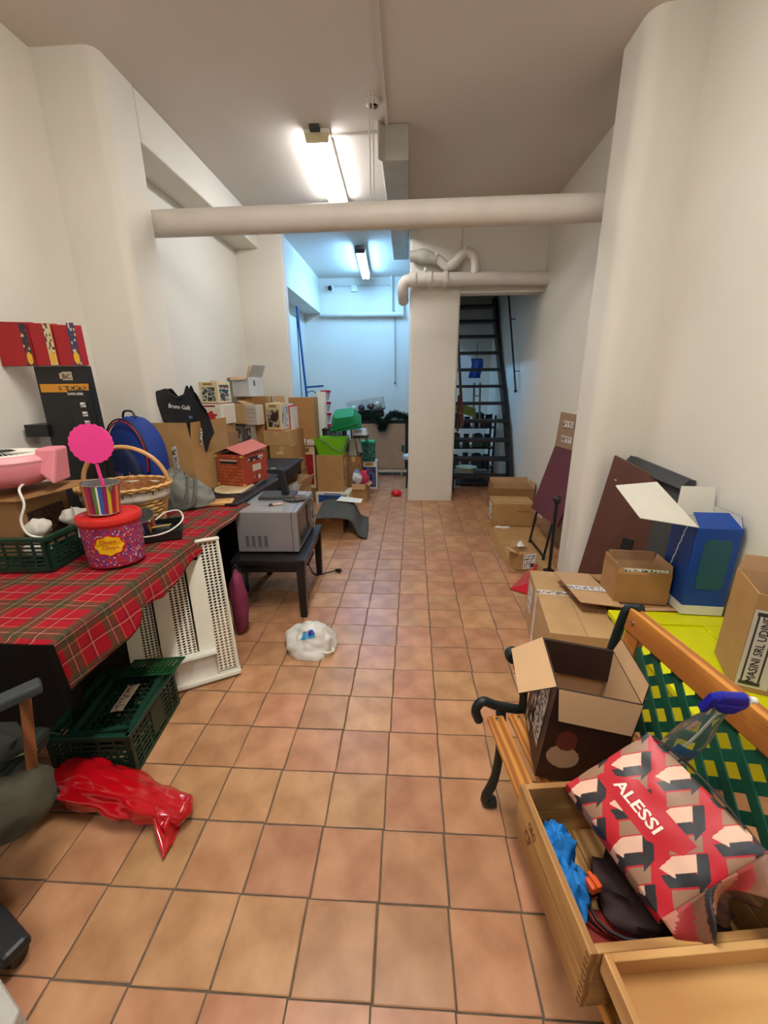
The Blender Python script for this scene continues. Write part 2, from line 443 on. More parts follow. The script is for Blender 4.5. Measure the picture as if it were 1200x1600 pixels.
MB().box(-1.1, -.98, 8.40, 8.45, 3.2, 3.31).build('box', WHT, t, bevel=.008)
t, m = thing('pull_cord', 'thin pull cord hanging down the back wall', 'cord', (-.28, 8.36, 1.5))
MB().tube([(-.28, 8.40, 2.8), (-.28, 8.40, 1.6)], .006, 6).build('cord', DGREY, t)
MB(rm((-.28, 8.40, 1.54))).lathe([(.004, .06), (.014, .04), (.014, 0)][::-1], 8).build('cord_knob', DGREY, t)

# ------------------------------------------------------------------ lamps
LENSM = emit('diffuser_warm', C_MAIN, 1)
LENSR = emit('diffuser_rear', C_REAR, 1)
LENSQ = emit('diffuser_fill', C_FAR, 1)
TUBEB = emit('tube_cold', C_BACK, 1)
t, m = thing('fluorescent_lamp', 'long fluorescent batten lamp with a yellowed cover on the near ceiling', 'ceiling lamp', (-.76, 4.5, HC), 1.5)
MB(m).box(-.10, .10, -.62, .62, -.035, -.001).build('housing', WHT, t, bevel=.006)
MB(m).hexa([(-.085, -.60, -.085), (.085, -.60, -.085), (.085, .60, -.085), (-.085, .60, -.085), (-.098, -.60, -.035), (.098, -.60, -.035), (.098, .60, -.035), (-.098, .60, -.035)]).build('diffuser', LENSM, t, bevel=.012)
YELC = mat('yellowed_plastic', (214, 200, 158), .5)
for s in (-1, 1): MB(m).hexa([(-.087, s*.61-.013, -.088), (.087, s*.61-.013, -.088), (.087, s*.61+.013, -.088), (-.087, s*.61+.013, -.088), (-.1, s*.61-.013, -.03), (.1, s*.61-.013, -.03), (.1, s*.61+.013, -.03), (-.1, s*.61+.013, -.03)]).build('end_cap', YELC, t, bevel=.004)
MB(m).box(-.05, .03, -.68, -.62, -.03, -.001).build('cable_gland', DGREY, t, bevel=.006)
for nm, lb, loc, L, rz in (('fluorescent_lamp', 'bare fluorescent tube lamp giving blue light in the back room', (-.745, 7.27, HC-.02), 1.5, 2.5),):
    t, m = thing(nm, lb, 'ceiling lamp', loc, rz)
    MB(m).box(-.07, .07, -L/2, L/2, -.07, -.02).build('housing', WHT, t, bevel=.005)
    for x in (-.042, .042): MB(m).tube([(x, -L/2+.03, -.095), (x, L/2-.03, -.095)], .016, 12).build('tube', TUBEB, t, smooth=40)
    for s in (-1, 1): MB(m).box(-.07, .07, s*(L/2-.012)-.012, s*(L/2-.012)+.012, -.115, -.02).build('lamp_holder', DGREY, t, bevel=.004)
    MB(m).box(-.03, .03, -.3, .3, -.02, .02).build('mount', WHT, t)
for yy, nm, LM in ((1.15, 'first', LENSR), (-1.2, 'second', LENSQ)):  # the rearmost lamp is added, an unseen fill for faces towards the camera
    t, m = thing('fluorescent_lamp', 'covered fluorescent lamp on the ceiling above the upper picture edge, %s one back' % nm, 'ceiling lamp', (-.3, yy, HC))
    MB(m).box(-.10, .10, -.62, .62, -.035, -.001).build('housing', WHT, t, bevel=.006)
    MB(m).box(-.09, .09, -.60, .60, -.085, -.035).build('diffuser', LM, t, bevel=.012)

# ------------------------------------------------------------------ staircase
STW = mat('stair_wood', (38, 36, 38), .5, var=.15)
RAILW = wood('rail_wood', (112, 62, 38), (70, 36, 22), 'z')
t, m = thing('staircase', 'steep dark open staircase climbing behind the pillar', 'staircase', (1.07, 6.0, 0))
path = [(5.978, .227), (6.067, .477), (6.241, .737), (6.42, 1.005), (6.64, 1.26), (6.86, 1.517), (7.1, 1.778), (7.35, 2.051), (7.58, 2.331), (7.79, 2.598), (7.97, 2.865), (8.15, 3.13)]
for y, z in path: MB().box(.64, 1.50, y-.02, y+.20, z-.045, z).build('tread', STW, t, bevel=.006)
for x in (.66, 1.515):
    mb = MB()
    for (a, b), (c, d) in zip(path[:-1], path[1:]):
        mb.hexa([(x-.02, a-.04, b-.12), (x+.02, a-.04, b-.12), (x+.02, a+.22, b-.12), (x-.02, a+.22, b-.12), (x-.02, c-.04, d-.12), (x+.02, c-.04, d-.12), (x+.02, c+.22, d-.12), (x-.02, c+.22, d-.12)])
    mb.hexa([(x-.02, 5.93, 0), (x+.02, 5.93, 0), (x+.02, 6.2, 0), (x-.02, 6.2, 0), (x-.02, 5.94, .11), (x+.02, 5.94, .11), (x+.02, 6.2, .11), (x-.02, 6.2, .11)])
    mb.build('stringer', STW, t)
MB().bar((.725, 5.62, .98), (.725, 6.75, 2.25), .035, .06).build('handrail', RAILW, t, bevel=.006)
for y, z in ((5.98, 1.33), (6.5, 1.92)): MB().bar((.70, y, z-.45), (.70, y, z+.05), .03, .03).build('baluster', RAILW, t)
t, m = thing('wall_handrail', 'thin dark handrail fixed to the wall right of the stairs', 'handrail', (1.5, 6.5, 1.4))
MB().tube([(1.5, 7.05, 2.9), (1.5, 6.08, 1.44)], .014, 10).build('rail', mat('rust_brown', (62, 36, 32), .5), t, smooth=40)
MB(rm((1.5, 6.08, 1.43))).lathe([(.001, -.025), (.02, -.015), (.024, 0), (.02, .015), (.001, .025)], 10).build('end_knob', BLK, t, smooth=50)
for y, z in ((6.25, 1.70), (6.75, 2.45)): MB().bar((1.5, y, z), (1.57, y, z), .012, .012).build('bracket', BLK, t)
# things seen through and under the stairs
t, m = thing('metal_rack', 'low grey metal rack standing under the bottom stair tread', 'rack', (1.0, 6.5, 0))
for x in (.76, 1.0, 1.26):
    for y in (6.32, 6.62): MB().bar((x, y, 0), (x, y, .165), .02, .02).build('post', DGREY, t)
for z in (.03, .155): MB().box(.74, 1.28, 6.3, 6.64, z, z+.012).build('shelf', mat('grey_metal', (120, 120, 120), .45, metal=.5), t)
t, m = thing('basin', 'white plastic basin behind the lowest stair treads', 'basin', (.93, 6.5, .17))
MB(m).lathe([(.12, 0), (.17, .09), (.18, .095), (.16, .088), (.11, .01)], 24, capt=False).build('bowl', mat('basin_yellow', (205, 205, 165), .5), t, smooth=40)
t, m = thing('shelving_unit', 'dark shelving unit full of odds and ends behind the stairs', 'shelf', (1.1, 7.3, 0))
for x in (.72, 1.48):
    for y in (7.2, 7.58): MB().bar((x, y, 0), (x, y, 1.02), .03, .03).build('post', BLK, t)
for z in (.1, .45, .80): MB().box(.70, 1.50, 7.18, 7.6, z, z+.02).build('shelf', BLKM, t)
ODD = [((60, 66, 70), 'grey tool case'), ((86, 60, 40), 'brown wooden box'), ((52, 74, 60), 'dark green tin'), ((96, 96, 100), 'grey metal can'), ((40, 44, 60), 'navy tool case'), ((120, 118, 110), 'pale jar')]
k = 0
for z, zn in ((.12, 'bottom'), (.47, 'middle'), (.82, 'top')):
    for i, x in enumerate((.82, 1.02, 1.22, 1.38)):
        c, nm = ODD[(k*5+i) % 6]; k += 1
        h = .14+.1*rnd2(k, 2); pos = ('first', 'second', 'third', 'fourth')[i]
        q, mm = thing('storage_tin', '%s, %s from the left on the %s shelf behind the stairs' % (nm, pos, zn), 'container', (x, 7.35, z), group='odds and ends behind the stairs')
        if i % 2: MB(mm).lathe([(.06, 0), (.065, h*.7), (.045, h*.8), (.045, h)], 16).build('body', mat('odd%d' % ((k*5+i) % 6), c, .5), q, smooth=40)
        else: MB(mm).box(-.08, .08, -.1, .1, 0, h).build('body', mat('odd%d' % ((k*5+i) % 6), c, .6), q, bevel=.01)
        MB(mm).box(-.05, .05, -.01, .01, h, h+.02).build('handle', BLK, q)
t, m = thing('board', 'yellow green board lying tilted behind the stairs', 'board', (.9, 7.0, .9))
MB().slab((.62, 6.98, 1.16), (1.12, 6.98, 1.0), (1.12, 7.15, 1.14), (.62, 7.15, 1.30), .015).build('board', mat('lime_board', (150, 158, 70), .6), t)
t, m = thing('stacked_bag', 'bright blue plastic bag hanging behind the stairs', 'bag', (1.15, 7.5, 1.3))
MB().grid(lambda a, b: (1.05+.2*a+.02*math.sin(b*5), 7.5+.04*math.sin(a*9)*b, 1.95-.32*b), 12, 10).build('sheet', mat('blue_bag', (28, 84, 190), .4), t, smooth=60, solid=.004)
MB().tube([(1.15, 7.5, 1.94), (1.15, 7.5, 2.2)], .005, 6).build('cord', BLK, t)
t, m = thing('folding_ladder', 'grey aluminium folding ladder propped behind the stairs', 'ladder', (1.2, 7.0, .82))
for x in (1.10, 1.20): MB().bar((x, 7.12, .82), (x, 7.3, 1.55), .025, .03).build('rail', mat('dull_aluminium', (120, 132, 130), .4, metal=.6), t)
for i in range(5): MB().bar((1.10, 7.14+.035*i, .92+.14*i), (1.20, 7.14+.035*i, .92+.14*i), .02, .02).build('rung', MATS['dull_aluminium'], t)

# ------------------------------------------------------------------ cartons
def carton(label, loc, rz, w, d, h, flaps=None, ci=0, tape=True, group=None, outm=None, inm=None, name='cardboard_box', cat='box', th=.005, rx=0, ry=0):
    """closed when flaps is None, else flaps = {side:(length, angle from vertical outwards)}"""
    t, m = thing(name, label, cat, loc, rz, group, rx, ry)
    om = outm or CARD[ci]; im = inm or CARDIN
    if flaps is None:
        MB(m).box(-w/2, w/2, -d/2, d/2, 0, h-.004).build('body', om, t, bevel=.0025)
        if d >= w:
            for s in (-1, 1): MB(m).box(min(s*.0015, s*w/2), max(s*.0015, s*w/2), -d/2, d/2, h-.004, h).build('flap', om, t)
            tp = MB(m).box(-.025, .025, -d/2-.0008, d/2+.0008, h, h+.0008)
            tp.box(-.025, .025, -d/2-.0012, -d/2-.0002, h-.07, h+.0008)
        else:
            for s in (-1, 1): MB(m).box(-w/2, w/2, min(s*.0015, s*d/2), max(s*.0015, s*d/2), h-.004, h).build('flap', om, t)
            tp = MB(m).box(-w/2-.0008, w/2+.0008, -.025, .025, h, h+.0008)
            tp.box(w/2+.0002, w/2+.0012, -.025, .025, h-.07, h+.0008)
        if tape: tp.build('tape', TAPE, t)
    else:
        mb = MB(m)
        for (x0, x1, y0, y1) in ((-w/2, w/2, -d/2, -d/2+th), (-w/2, w/2, d/2-th, d/2), (-w/2, -w/2+th, -d/2+th, d/2-th), (w/2-th, w/2, -d/2+th, d/2-th)):
            mb.box(x0, x1, y0, y1, 0, h)
        mb.box(-w/2+th, w/2-th, -d/2+th, d/2-th, 0, th)
        # inner faces get the inner board colour
        n0 = len(mb.f)
        e = .0008
        q = MB(m)
        a, b = w/2-th-e, d/2-th-e
        P = [q.pt(p) for p in ((-a, -b, th+e), (a, -b, th+e), (a, b, th+e), (-a, b, th+e), (-a, -b, h-e), (a, -b, h-e), (a, b, h-e), (-a, b, h-e))]
        q.poly((P[0], P[1], P[2], P[3]))
        for i in range(4): q.poly((P[(i+1) % 4], P[i], P[4+i], P[4+(i+1) % 4]))
        mb.build('body', om, t)
        q.build('lining', im, t)
        for sd, spec in flaps.items():
            L, an = spec[:2]; a = R(an); g = .003
            dirs = {'f': (Vector((-w/2+g, -d/2, h)), Vector((w/2-g, -d/2, h)), Vector((0, -1, 0))),
                    'b': (Vector((w/2-g, d/2, h)), Vector((-w/2+g, d/2, h)), Vector((0, 1, 0))),
                    'r': (Vector((w/2, -d/2+g, h)), Vector((w/2, d/2-g, h)), Vector((1, 0, 0))),
                    'l': (Vector((-w/2, d/2-g, h)), Vector((-w/2, -d/2+g, h)), Vector((-1, 0, 0)))}[sd]
            p0, p1, ou = dirs
            v = Vector((0, 0, 1))*math.cos(a)+ou*math.sin(a)
            n = ou*math.cos(a)-Vector((0, 0, 1))*math.sin(a)    # outer normal when upright
            k = .012
            A, B, C_, D = p0, p1, p1+v*L+(p0-p1).normalized()*k, p0+v*L+(p1-p0).normalized()*k
            th2 = n*(th*.8)
            f = MB(m); ids = [f.pt(p) for p in (A-th2, B-th2, C_-th2, D-th2, A, B, C_, D)]
            for ii, fc in enumerate(((3, 2, 1, 0), (4, 5, 6, 7), (0, 1, 5, 4), (1, 2, 6, 5), (2, 3, 7, 6), (3, 0, 4, 7))): f.poly([ids[x] for x in fc], 1 if ii == 0 else 0)
            f.build('flap', [om, im], t)
    return t, m
def label_on(t, m, w, d, h, side, u0, v0, u1, v1, fn=None, nu=20, nv=16, name='label'):
    return decal(t, name, face(m, w, d, h, side), u0, v0, u1, v1, fn or paper_label(u0*91), nu, nv)
def text_on(t, m, w, d, h, side, u, v, wd, ht, txt, ink=None, rot=0, off=.001):
    FM = face(m, w, d, h, side) @ Matrix.Translation((u, v, off)) @ Matrix.Rotation(R(rot), 4, 'Z')
    return lettering(t, txt, FM, wd, ht, ink or INK)

# right side, beyond the pier
t, m = carton('open empty cardboard box behind the taped carton by the stairs', (1.29, 5.06, 0), -1, .50, .30, .30, {'b': (.08, 4), 'l': (.05, -8), 'r': (.06, 10)}, ci=3)
t, m = carton('long taped cardboard carton with a shipping label, in front of the stairs', (1.17, 4.52, .012), -3, .44, .34, .25, None, ci=0)
label_on(t, m, .44, .34, .25, 'l', .05, .04, .26, .22); text_on(t, m, .44, .34, .25, 'f', .26, .16, .13, .018, 'FRAGILE', INKB)
t, m = thing('flattened_carton', 'flattened cardboard sheet lying on the floor along the right wall', 'cardboard', (1.1, 3.8, 0))
MB().slab((.868, 3.175, .008), (1.25, 3.10, .008), (1.50, 4.45, .008), (.868, 4.495, .008), .006).build('sheet', CARD[1], t)
MB().slab((.90, 3.22, .016), (1.24, 3.16, .013), (1.46, 4.30, .013), (.93, 4.30, .018), .005).build('flap', CARD[0], t)
t, m = carton('small open cardboard box with white labels on the flattened cardboard', (.985, 3.27, .018), 14, .17, .15, .15, {'l': (.07, 70), 'f': (.02, -60), 'b': (.06, 25)}, ci=0)
label_on(t, m, .17, .15, .15, 'f', .05, .01, .165, .145); label_on(t, m, .17, .15, .15, 'r', .02, .01, .12, .12)
MB(m).grid(lambda a, b: (-.02+.06*a, .05+.03*b, .15+.045*math.sin(a*3)*b+.01), 6, 5).build('packing_paper', WHITEC, t, solid=.002)
t, m = thing('packing_paper', 'scrap of white packing paper beside the taped carton', 'paper', (1.0, 4.25, .013))
MB().grid(lambda a, b: (.96+.16*a, 4.25+.07*b+.01*math.sin(a*8), .02+.012*noise.noise(Vector((a*5, b*4, 1)))), 10, 5).build('sheet', WHITEC, t, smooth=60, solid=.001)
t, m = thing('dustpan', 'red plastic dustpan lying on the floor beside the long carton', 'dustpan', (.9, 2.93, 0))
RED = mat('red_plastic', (190, 22, 38), .35, var=.08)
MB().slab((.79, 2.865, .012), (.955, 2.76, .006), (1.02, 2.86, .03), (.96, 2.92, .04), .004).build('pan', RED, t)
MB().slab((.79, 2.865, .012), (.96, 2.92, .04), (1.05, 3.05, .09), (1.0, 3.06, .10), .006).build('back_wall', mat('red_faded', (176, 70, 74), .35), t)
MB().tube([(.96, 2.97, .06), (1.02, 3.05, .10), (1.04, 3.10, .11)], .012, 8).build('handle', RED, t, smooth=50)
# long carton and open carton row
t, m = carton('long brown carton with red printing and a white printed tape band', (.92, 2.10, 0), -8, .34, .72, .35, None, ci=2, tape=False)
decal(t, 'tape', face(m, .34, .72, .35, 't'), 0, .40, .34, .45, lambda u, v: (226, 214, 200) if v < .12 or v > .88 or rnd2(int(u*44), int(v*3), 3) > .5 else ((200, 70, 60) if u > .5 else (96, 88, 84)), 60, 8)
decal(t, 'tape', face(m, .34, .72, .35, 'l'), .27, 0, .33, .35, tape_print((226, 218, 208), (90, 90, 110), 5), 8, 60)
decal(t, 'label', face(m, .34, .72, .35, 'l'), .04, .12, .17, .30, paper_label(5), 20, 20)
for i, (u, v, wd, tx) in enumerate(((.14, .50, .10, 'FRAGILE'), (.20, .33, .08, 'MUG 24'), (.20, .24, .12, 'MADE IN'), (.16, .58, .07, 'HANDLE'))):
    lettering(t, tx, face(m, .34, .72, .35, 't') @ Matrix.Translation((u, v, .001)) @ Matrix.Rotation(R(-4), 4, 'Z'), wd, .018, INKR)
lettering(t, '4 90 76', face(m, .34, .72, .35, 't') @ Matrix.Translation((.26, .44, .001)) @ Matrix.Rotation(R(-70), 4, 'Z'), .15, .03, INKR)
t, m = carton('cardboard box with one flap folded out left, beside the long carton', (1.345, 2.14, 0), 2, .46, .40, .40, {'l': (.22, 84), 'f': (.03, 88), 'b': (.15, -85), 'r': (.2, -86)}, ci=1)
MB(m).box(-.215, .215, -.185, .185, .385, .395).build('closed_flap', CARD[1], t)
fm = frame(m @ Vector((-.45, -.14, .4245)), m.to_3x3() @ Vector((1, 0, -.09)), m.to_3x3() @ Vector((0, 1, 0)))
decal(t, 'tape', fm, .01, .10, .21, .15, tape_print((226, 224, 218), (90, 100, 130), 8), 40, 6, off=.004)
t, m = carton('small open cardboard box with a printed tape strip, on the flap-open box', (1.235, 2.08, .403), -6, .26, .20, .165, {'l': (.05, 5), 'f': (.035, -25), 'b': (.06, -10), 'r': (.05, 2)}, ci=1)
decal(t, 'tape', face(m, .26, .20, .165, 'f'), .03, .168, .24, .195, tape_print((226, 224, 218), (60, 70, 110), 2), 40, 6, off=-.006)
BLUEC = mat('blue_card', (14, 66, 150), .4, var=.05)
t, m = carton('tall blue box with white inner flaps open, on the box pile against the right wall', (1.475, 1.99, .403), -4, .19, .22, .455, {'b': (.15, 8), 'r': (.06, -12), 'f': (.11, -62)}, outm=BLUEC, inm=WHITEC, th=.004)
MB().slab((1.372, 1.892, .862), (1.262, 2.095, 1.035), (1.0, 1.97, 1.045), (1.045, 1.80, .935), .004).build('flap', WHITEC, t)
MB(m).box(-.0965, .0965, -.1115, .1115, .001, .05).build('base_band', WHITEC, t)
decal(t, 'print_panel', face(m, .19, .22, .455, 'f'), .035, .14, .16, .40, lambda u, v: (28, 84, 96) if abs(u-.5)+abs(v-.5) < .9 else (16, 66, 140), 10, 16)
decal(t, 'print_panel', face(m, .19, .22, .455, 'l'), .02, .06, .20, .44, lambda u, v: (210, 220, 230) if abs(u-v*.6) < .02 else (20, 60, 130), 24, 24)
YEL = mat('yellow_plastic', (214, 214, 10), .4, var=.04)
t, m = thing('storage_box', 'bright yellow plastic storage box behind the bench', 'box', (1.275, 1.56, 0), -2)
MB(m).hexa([(-.22, -.30, 0), (.26, -.30, 0), (.26, .30, 0), (-.22, .30, 0), (-.24, -.33, .37), (.29, -.33, .37), (.28, .33, .37), (-.24, .33, .37)]).build('body', YEL, t, bevel=.01)
mb = MB(m)
for a in ((-.25, .29, -.35, -.20), (-.25, .29, .24, .35), (-.25, -.14, -.20, .24), (.14, .29, -.20, .24)): mb.box(*a, .37, .398)
mb.box(-.14, .14, -.20, .24, .37, .388); mb.build('lid', YEL, t, bevel=.003)
MB(m).slab((-.25, .10, .41), (-.235, .09, .41), (-.19, .30, .455), (-.21, .30, .455), .003).build('sheet', WHITEC, t)
t, m = carton('brown carton marked with a framed stamp, on the yellow storage box', (1.405, 1.42, .40), -22, .26, .24, .40, {'r': (.06, 10), 'b': (.06, 5)}, ci=0)
FS = face(m, .26, .24, .40, 'f')
decal(t, 'label', FS, .003, .02, .10, .34, lambda u, v: (205, 198, 184) if (u-.5)*.6+(v-.5)*.1 < .25 else (176, 150, 120), 12, 20)
decal(t, 'stamp_frame', FS, .012, .03, .075, .33, lambda u, v: (50, 46, 44) if (.06 < u < .16 or .84 < u < .94 or v < .04 or v > .96) else (205, 198, 184), 20, 40, off=.0022)
lettering(t, 'MASINI SRL UDINE', FS @ Matrix.Translation((.056, .045, .003)) @ Matrix.Rotation(R(90), 4, 'Z'), .27, .026, INK)

# panels against the right wall
MAR = mat('maroon_laminate', (92, 34, 46), .5, var=.04)
BRN = mat('brown_laminate', (88, 52, 42), .5, var=.05)
t, m = thing('cardboard_sheet', 'tall cardboard panel standing behind the maroon folding table', 'cardboard', (1.53, 3.95, 0))
MB().slab((1.44, 4.27, 0), (1.50, 3.55, 0), (1.55, 3.55, 1.24), (1.51, 4.25, 1.25), .012).build('panel', mat('grey_card', (158, 128, 100), .85), t)
fm = frame((1.4985, 4.12, .98), (.05, -.6, 0), (.02, 0, 1))
for v in (0, .14): decal(t, 'label', fm, .0, v, .22, v+.06, tape_print((214, 206, 196), (80, 60, 60), v*7), 20, 6, off=.004)
t, m = thing('folding_table', 'maroon folding table leaning on its legs against the far right wall', 'table', (1.3, 3.6, 0))
MB().slab((1.225, 3.96, .34), (1.245, 3.30, .37), (1.49, 3.42, .95), (1.46, 4.17, .93), .025).build('tabletop', MAR, t, bevel=.004)
for y in (3.85, 3.42): MB().tube([(1.27, y+.02, .42), (1.21, y, .012)], .011, 8).build('leg', BLK, t)
MB().tube([(1.215, 3.85, .045), (1.215, 3.42, .045)], .010, 8).build('leg_brace', BLK, t)
t, m = thing('pole_stand', 'thin black pole with a ball top beside the pier', 'stand', (1.19, 3.2, 0))
MB().tube([(1.193, 3.2, .01), (1.19, 3.2, .60)], .013, 10).build('pole', BLK, t, smooth=50)
MB(rm((1.19, 3.2, .60))).lathe([(.001, 0), (.02, .005), (.032, .025), (.034, .04), (.022, .06), (.001, .068)], 14).build('ball_top', BLK, t, smooth=50)
MB(rm((1.193, 3.2, .008))).lathe([(.05, 0), (.05, .006), (.015, .014)], 16).build('foot', BLK, t)
t, m = thing('grey_board', 'dark grey board leaning flat against the right wall behind the brown one', 'board', (1.55, 2.6, 0))
MB().slab((1.43, 2.92, 0), (1.46, 2.28, 0), (1.562, 2.29, 1.00), (1.562, 2.92, 1.03), .03).build('board', mat('slate', (66, 68, 66), .55), t, bevel=.004)
MB().slab((1.50, 2.92, .97), (1.51, 2.29, .95), (1.555, 2.29, 1.005), (1.550, 2.92, 1.035), .04).build('edge_strip', DGREY, t)
t, m = thing('folded_table', 'dark brown folded table top leaning between the pier and the right wall', 'table', (1.4, 2.7, 0))
A = [Vector(p) for p in ((1.20, 2.76, 0), (1.50, 2.36, 0), (1.535, 2.53, .96), (1.40, 2.845, 1.05))]
MB().slab(*A, .035).build('tabletop', BRN, t, bevel=.006)
n = (A[1]-A[0]).cross(A[3]-A[0]).normalized()
MB().slab(*[p-n*.045 for p in A[:2]]+[p-n*.045+Vector((.0, .0, -.01)) for p in A[2:]], .02).build('under_panel', mat('brown_dark', (62, 36, 30), .6), t)
for k, (a, b) in enumerate(((.18, .86), (.28, .60), (.16, .42), (.62, .50), (.55, .7))):
    c = A[0].lerp(A[1], a).lerp(A[3].lerp(A[2], a), b)+n*.001
    MB(frame(c, A[1]-A[0], A[3]-A[0])).lathe([(.008, 0), (.008, .004), (.003, .005)], 10).build('screw', CHROME, t)
c = A[0].lerp(A[1], .62).lerp(A[3].lerp(A[2], .62), .52)
MB(frame(c, A[1]-A[0], A[3]-A[0])).box(-.02, .05, -.05, .03, 0, .02).build('catch', BLK, t, bevel=.004)

# ------------------------------------------------------------------ bench
BO = (.285, 1.14, 0)
WB = wood('bench_wood', (206, 138, 58), (158, 92, 34), 'y')
WBX = wood('bench_wood_x', (206, 138, 58), (158, 92, 34), 'z')
IRON = mat('cast_iron', (20, 30, 30), .45, var=.15, bump=.1)
LAT = mat('lattice_green', (26, 84, 62), .5, var=.12, scale=20)
t, m = thing('garden_bench', 'wooden garden bench with green lattice back and dark iron ends', 'bench', BO, 7)
def backx(z): return .355+(z-.45)*.14
for ly in (.012, -1.22):
    e = MB(m)
    e.tube([(-.03, ly, .40), (-.045, ly, .445), (-.02, ly, .48), (.04, ly, .455), (.2, ly, .42), (.35, ly, .42)], .016, 8, smooth=4)
    e.tube([(.045, ly, .43), (.055, ly, .30), (.045, ly, .13), (.015, ly, .03), (.055, ly, .014)], [.018, .016, .017, .022], 8, smooth=4)
    e.tube([(.34, ly, .43), (.37, ly, .25), (.43, ly, .02), (.40, ly, .01)], .018, 8, smooth=4)
    e.tube([(.12, ly, .43), (.115, ly, .54), (.085, ly, .635), (.16, ly, .66), (.28, ly, .65), (.385, ly, .635)], .014, 8, smooth=4)
    e.tube([(.345, ly, .40), (.375, ly-.01, .55), (.408, ly-.02, .80), (.42, ly-.03, .835), (.432, ly-.06, .85)], .015, 8, smooth=4)
    e.build('end_frame', IRON, t, smooth=50)
    MB(m @ rm((.068, ly, .66), 0, 90)).lathe([(.001, -.02), (.024, -.016), (.028, 0), (.024, .016), (.001, .02)], 12).build('arm_scroll', IRON, t, smooth=50)
for k in range(5):
    x0 = -.012+k*.074
    MB(m).box(x0, x0+.056, -1.215, -.012, .425-.003*abs(k-2), .447-.003*abs(k-2)).build('seat_slat', WB, t, bevel=.004)
    for ly in (-.03, -1.19): MB(m @ rm((x0+.028, ly, .447-.003*abs(k-2)))).lathe([(.006, 0), (.006, .002), (.002, .003)], 8).build('bolt', CHROME, t)
def backbar(y0, y1, z0, z1, mtl, nm, dx=0, th=.024):
    MB(m).hexa([(backx(z0)+dx, y0, z0), (backx(z0)+dx, y1, z0), (backx(z0)+dx+th, y1, z0), (backx(z0)+dx+th, y0, z0), (backx(z1)+dx, y0, z1), (backx(z1)+dx, y1, z1), (backx(z1)+dx+th, y1, z1), (backx(z1)+dx+th, y0, z1)][::1]).build(nm, mtl, t, bevel=.003)
backbar(-.03, -1.20, .775, .845, WB, 'top_rail', -.004, .03)
backbar(-.03, -1.20, .46, .51, WB, 'bottom_rail', 0)
backbar(-.035, -.095, .51, .775, WBX, 'stile'); backbar(-1.14, -1.195, .51, .775, WBX, 'stile')
for ly in (-.06, -1.17): MB(m @ rm((backx(.81)-.004, ly, .81), 0, 0, -90)).lathe([(.007, 0), (.007, .003), (.002, .005)], 8).build('bolt', CHROME, t)
step = .082
for layer, s in ((0, 1), (1, -1)):
    k = -1.5
    yy = -.095
    c = -.095-.26*0
    for i in range(20):
        # line y = y0 + s*(z-.51), clipped to the panel
        y0 = (-1.40 if s > 0 else -1.14)+i*step
        pts = []
        za = max(.51, .51+((-1.14-y0)/s if s > 0 else (-.095-y0)/s)); zb = min(.775, .51+((-.095-y0)/s if s > 0 else (-1.14-y0)/s))
        if zb-za < .04: continue
        dx = .008+layer*.006
        MB(m).bar((backx(za)+dx, y0+s*(za-.51), za), (backx(zb)+dx, y0+s*(zb-.51), zb), .026, .005, upv=(1, 0, 0)).build('lattice_slat', LAT, t)

# carton on bench
DKB = mat('dark_brown_print', (44, 26, 22), .45, var=.08)
t, m = carton('open dark brown food carton with tan flaps standing on the bench seat', (.478, .985, .459), -8, .205, .225, .30, {'f': (.085, 168), 'l': (.10, 122), 'r': (.05, 8)}, outm=DKB, th=.004, ry=5)
MB(m).slab((-.098, .102, .302), (.098, .102, .302), (.098, .085, .205), (-.098, .085, .205), .003).build('flap', DKB, t)
fm = frame(m @ Vector((-.098, .097, .21)), m.to_3x3() @ Vector((1, 0, 0)), m.to_3x3() @ Vector((0, .17, 1)))
def lg(u, v):
    e = ((u-.5)/.44)**2+((v-.5)/.38)**2+.25*noise.noise(Vector((u*9, v*6, 1)))
    return (176, 110, 84) if e < .8 else ((120, 40, 36) if e < 1.05 else (44, 26, 22))
decal(t, 'print_panel', fm, .05, .015, .165, .075, lg, 40, 20, off=.008)
FL = face(m, .205, .225, .30, 'l')
decal(t, 'label', FL, .10, .06, .185, .26, lambda u, v: (206, 204, 200) if rnd2(int(u*9), int(v*22), 4) > .45 else (90, 88, 92), 18, 44)
decal(t, 'print_panel', FL, .02, .015, .09, .24, lambda u, v: (186, 176, 168) if rnd2(int(u*6), int(v*12), 9) > .72 else (52, 36, 32), 12, 36)
def cocoa(u, v):
    x, y = (u-.5)*2, (v-.5)*2
    if x*x+((y-.35)*1.3)**2 < .22: return (96, 40, 34)
    if x*x*.8+((y+.25)*1.6)**2 < .45: return (168, 140, 112)
    return (40, 22, 20)
decal(t, 'print_panel', face(m, .205, .225, .30, 'f'), .0, .02, .11, .20, cocoa, 40, 50)

# ------------------------------------------------------------------ wooden crate with its contents
CR = wood('crate_pine', (196, 150, 88), (150, 104, 54), 'y')
CRX = wood('crate_pine_x', (196, 150, 88), (150, 104, 54), 'x')
t, m = thing('wooden_crate', 'pine crate of narrow boards on the bench, full of odds and ends', 'crate', BO, 7)
X0, X1, Y0, Y1, Z0, Z1 = -.058, .335, -.690, -.385, .45, .60
for z0, z1 in ((Z0, .523), (.526, Z1)):
    MB(m).box(X0, X0+.014, Y0, Y1, z0, z1).build('side_board', CR, t, bevel=.0015)
    MB(m).box(X1-.014, X1, Y0, Y1, z0, z1).build('side_board', CR, t, bevel=.0015)
    for y in (Y0, Y1-.014): MB(m).box(X0+.014, X1-.014, y, y+.014, z0, z1).build('end_board', CRX, t, bevel=.0015)
for i in range(3): MB(m).box(X0+.015+i*.121, X0+.015+i*.121+.118, Y0+.015, Y1-.015, Z0, Z0+.008).build('bottom_board', CR, t)
mb = MB(m)
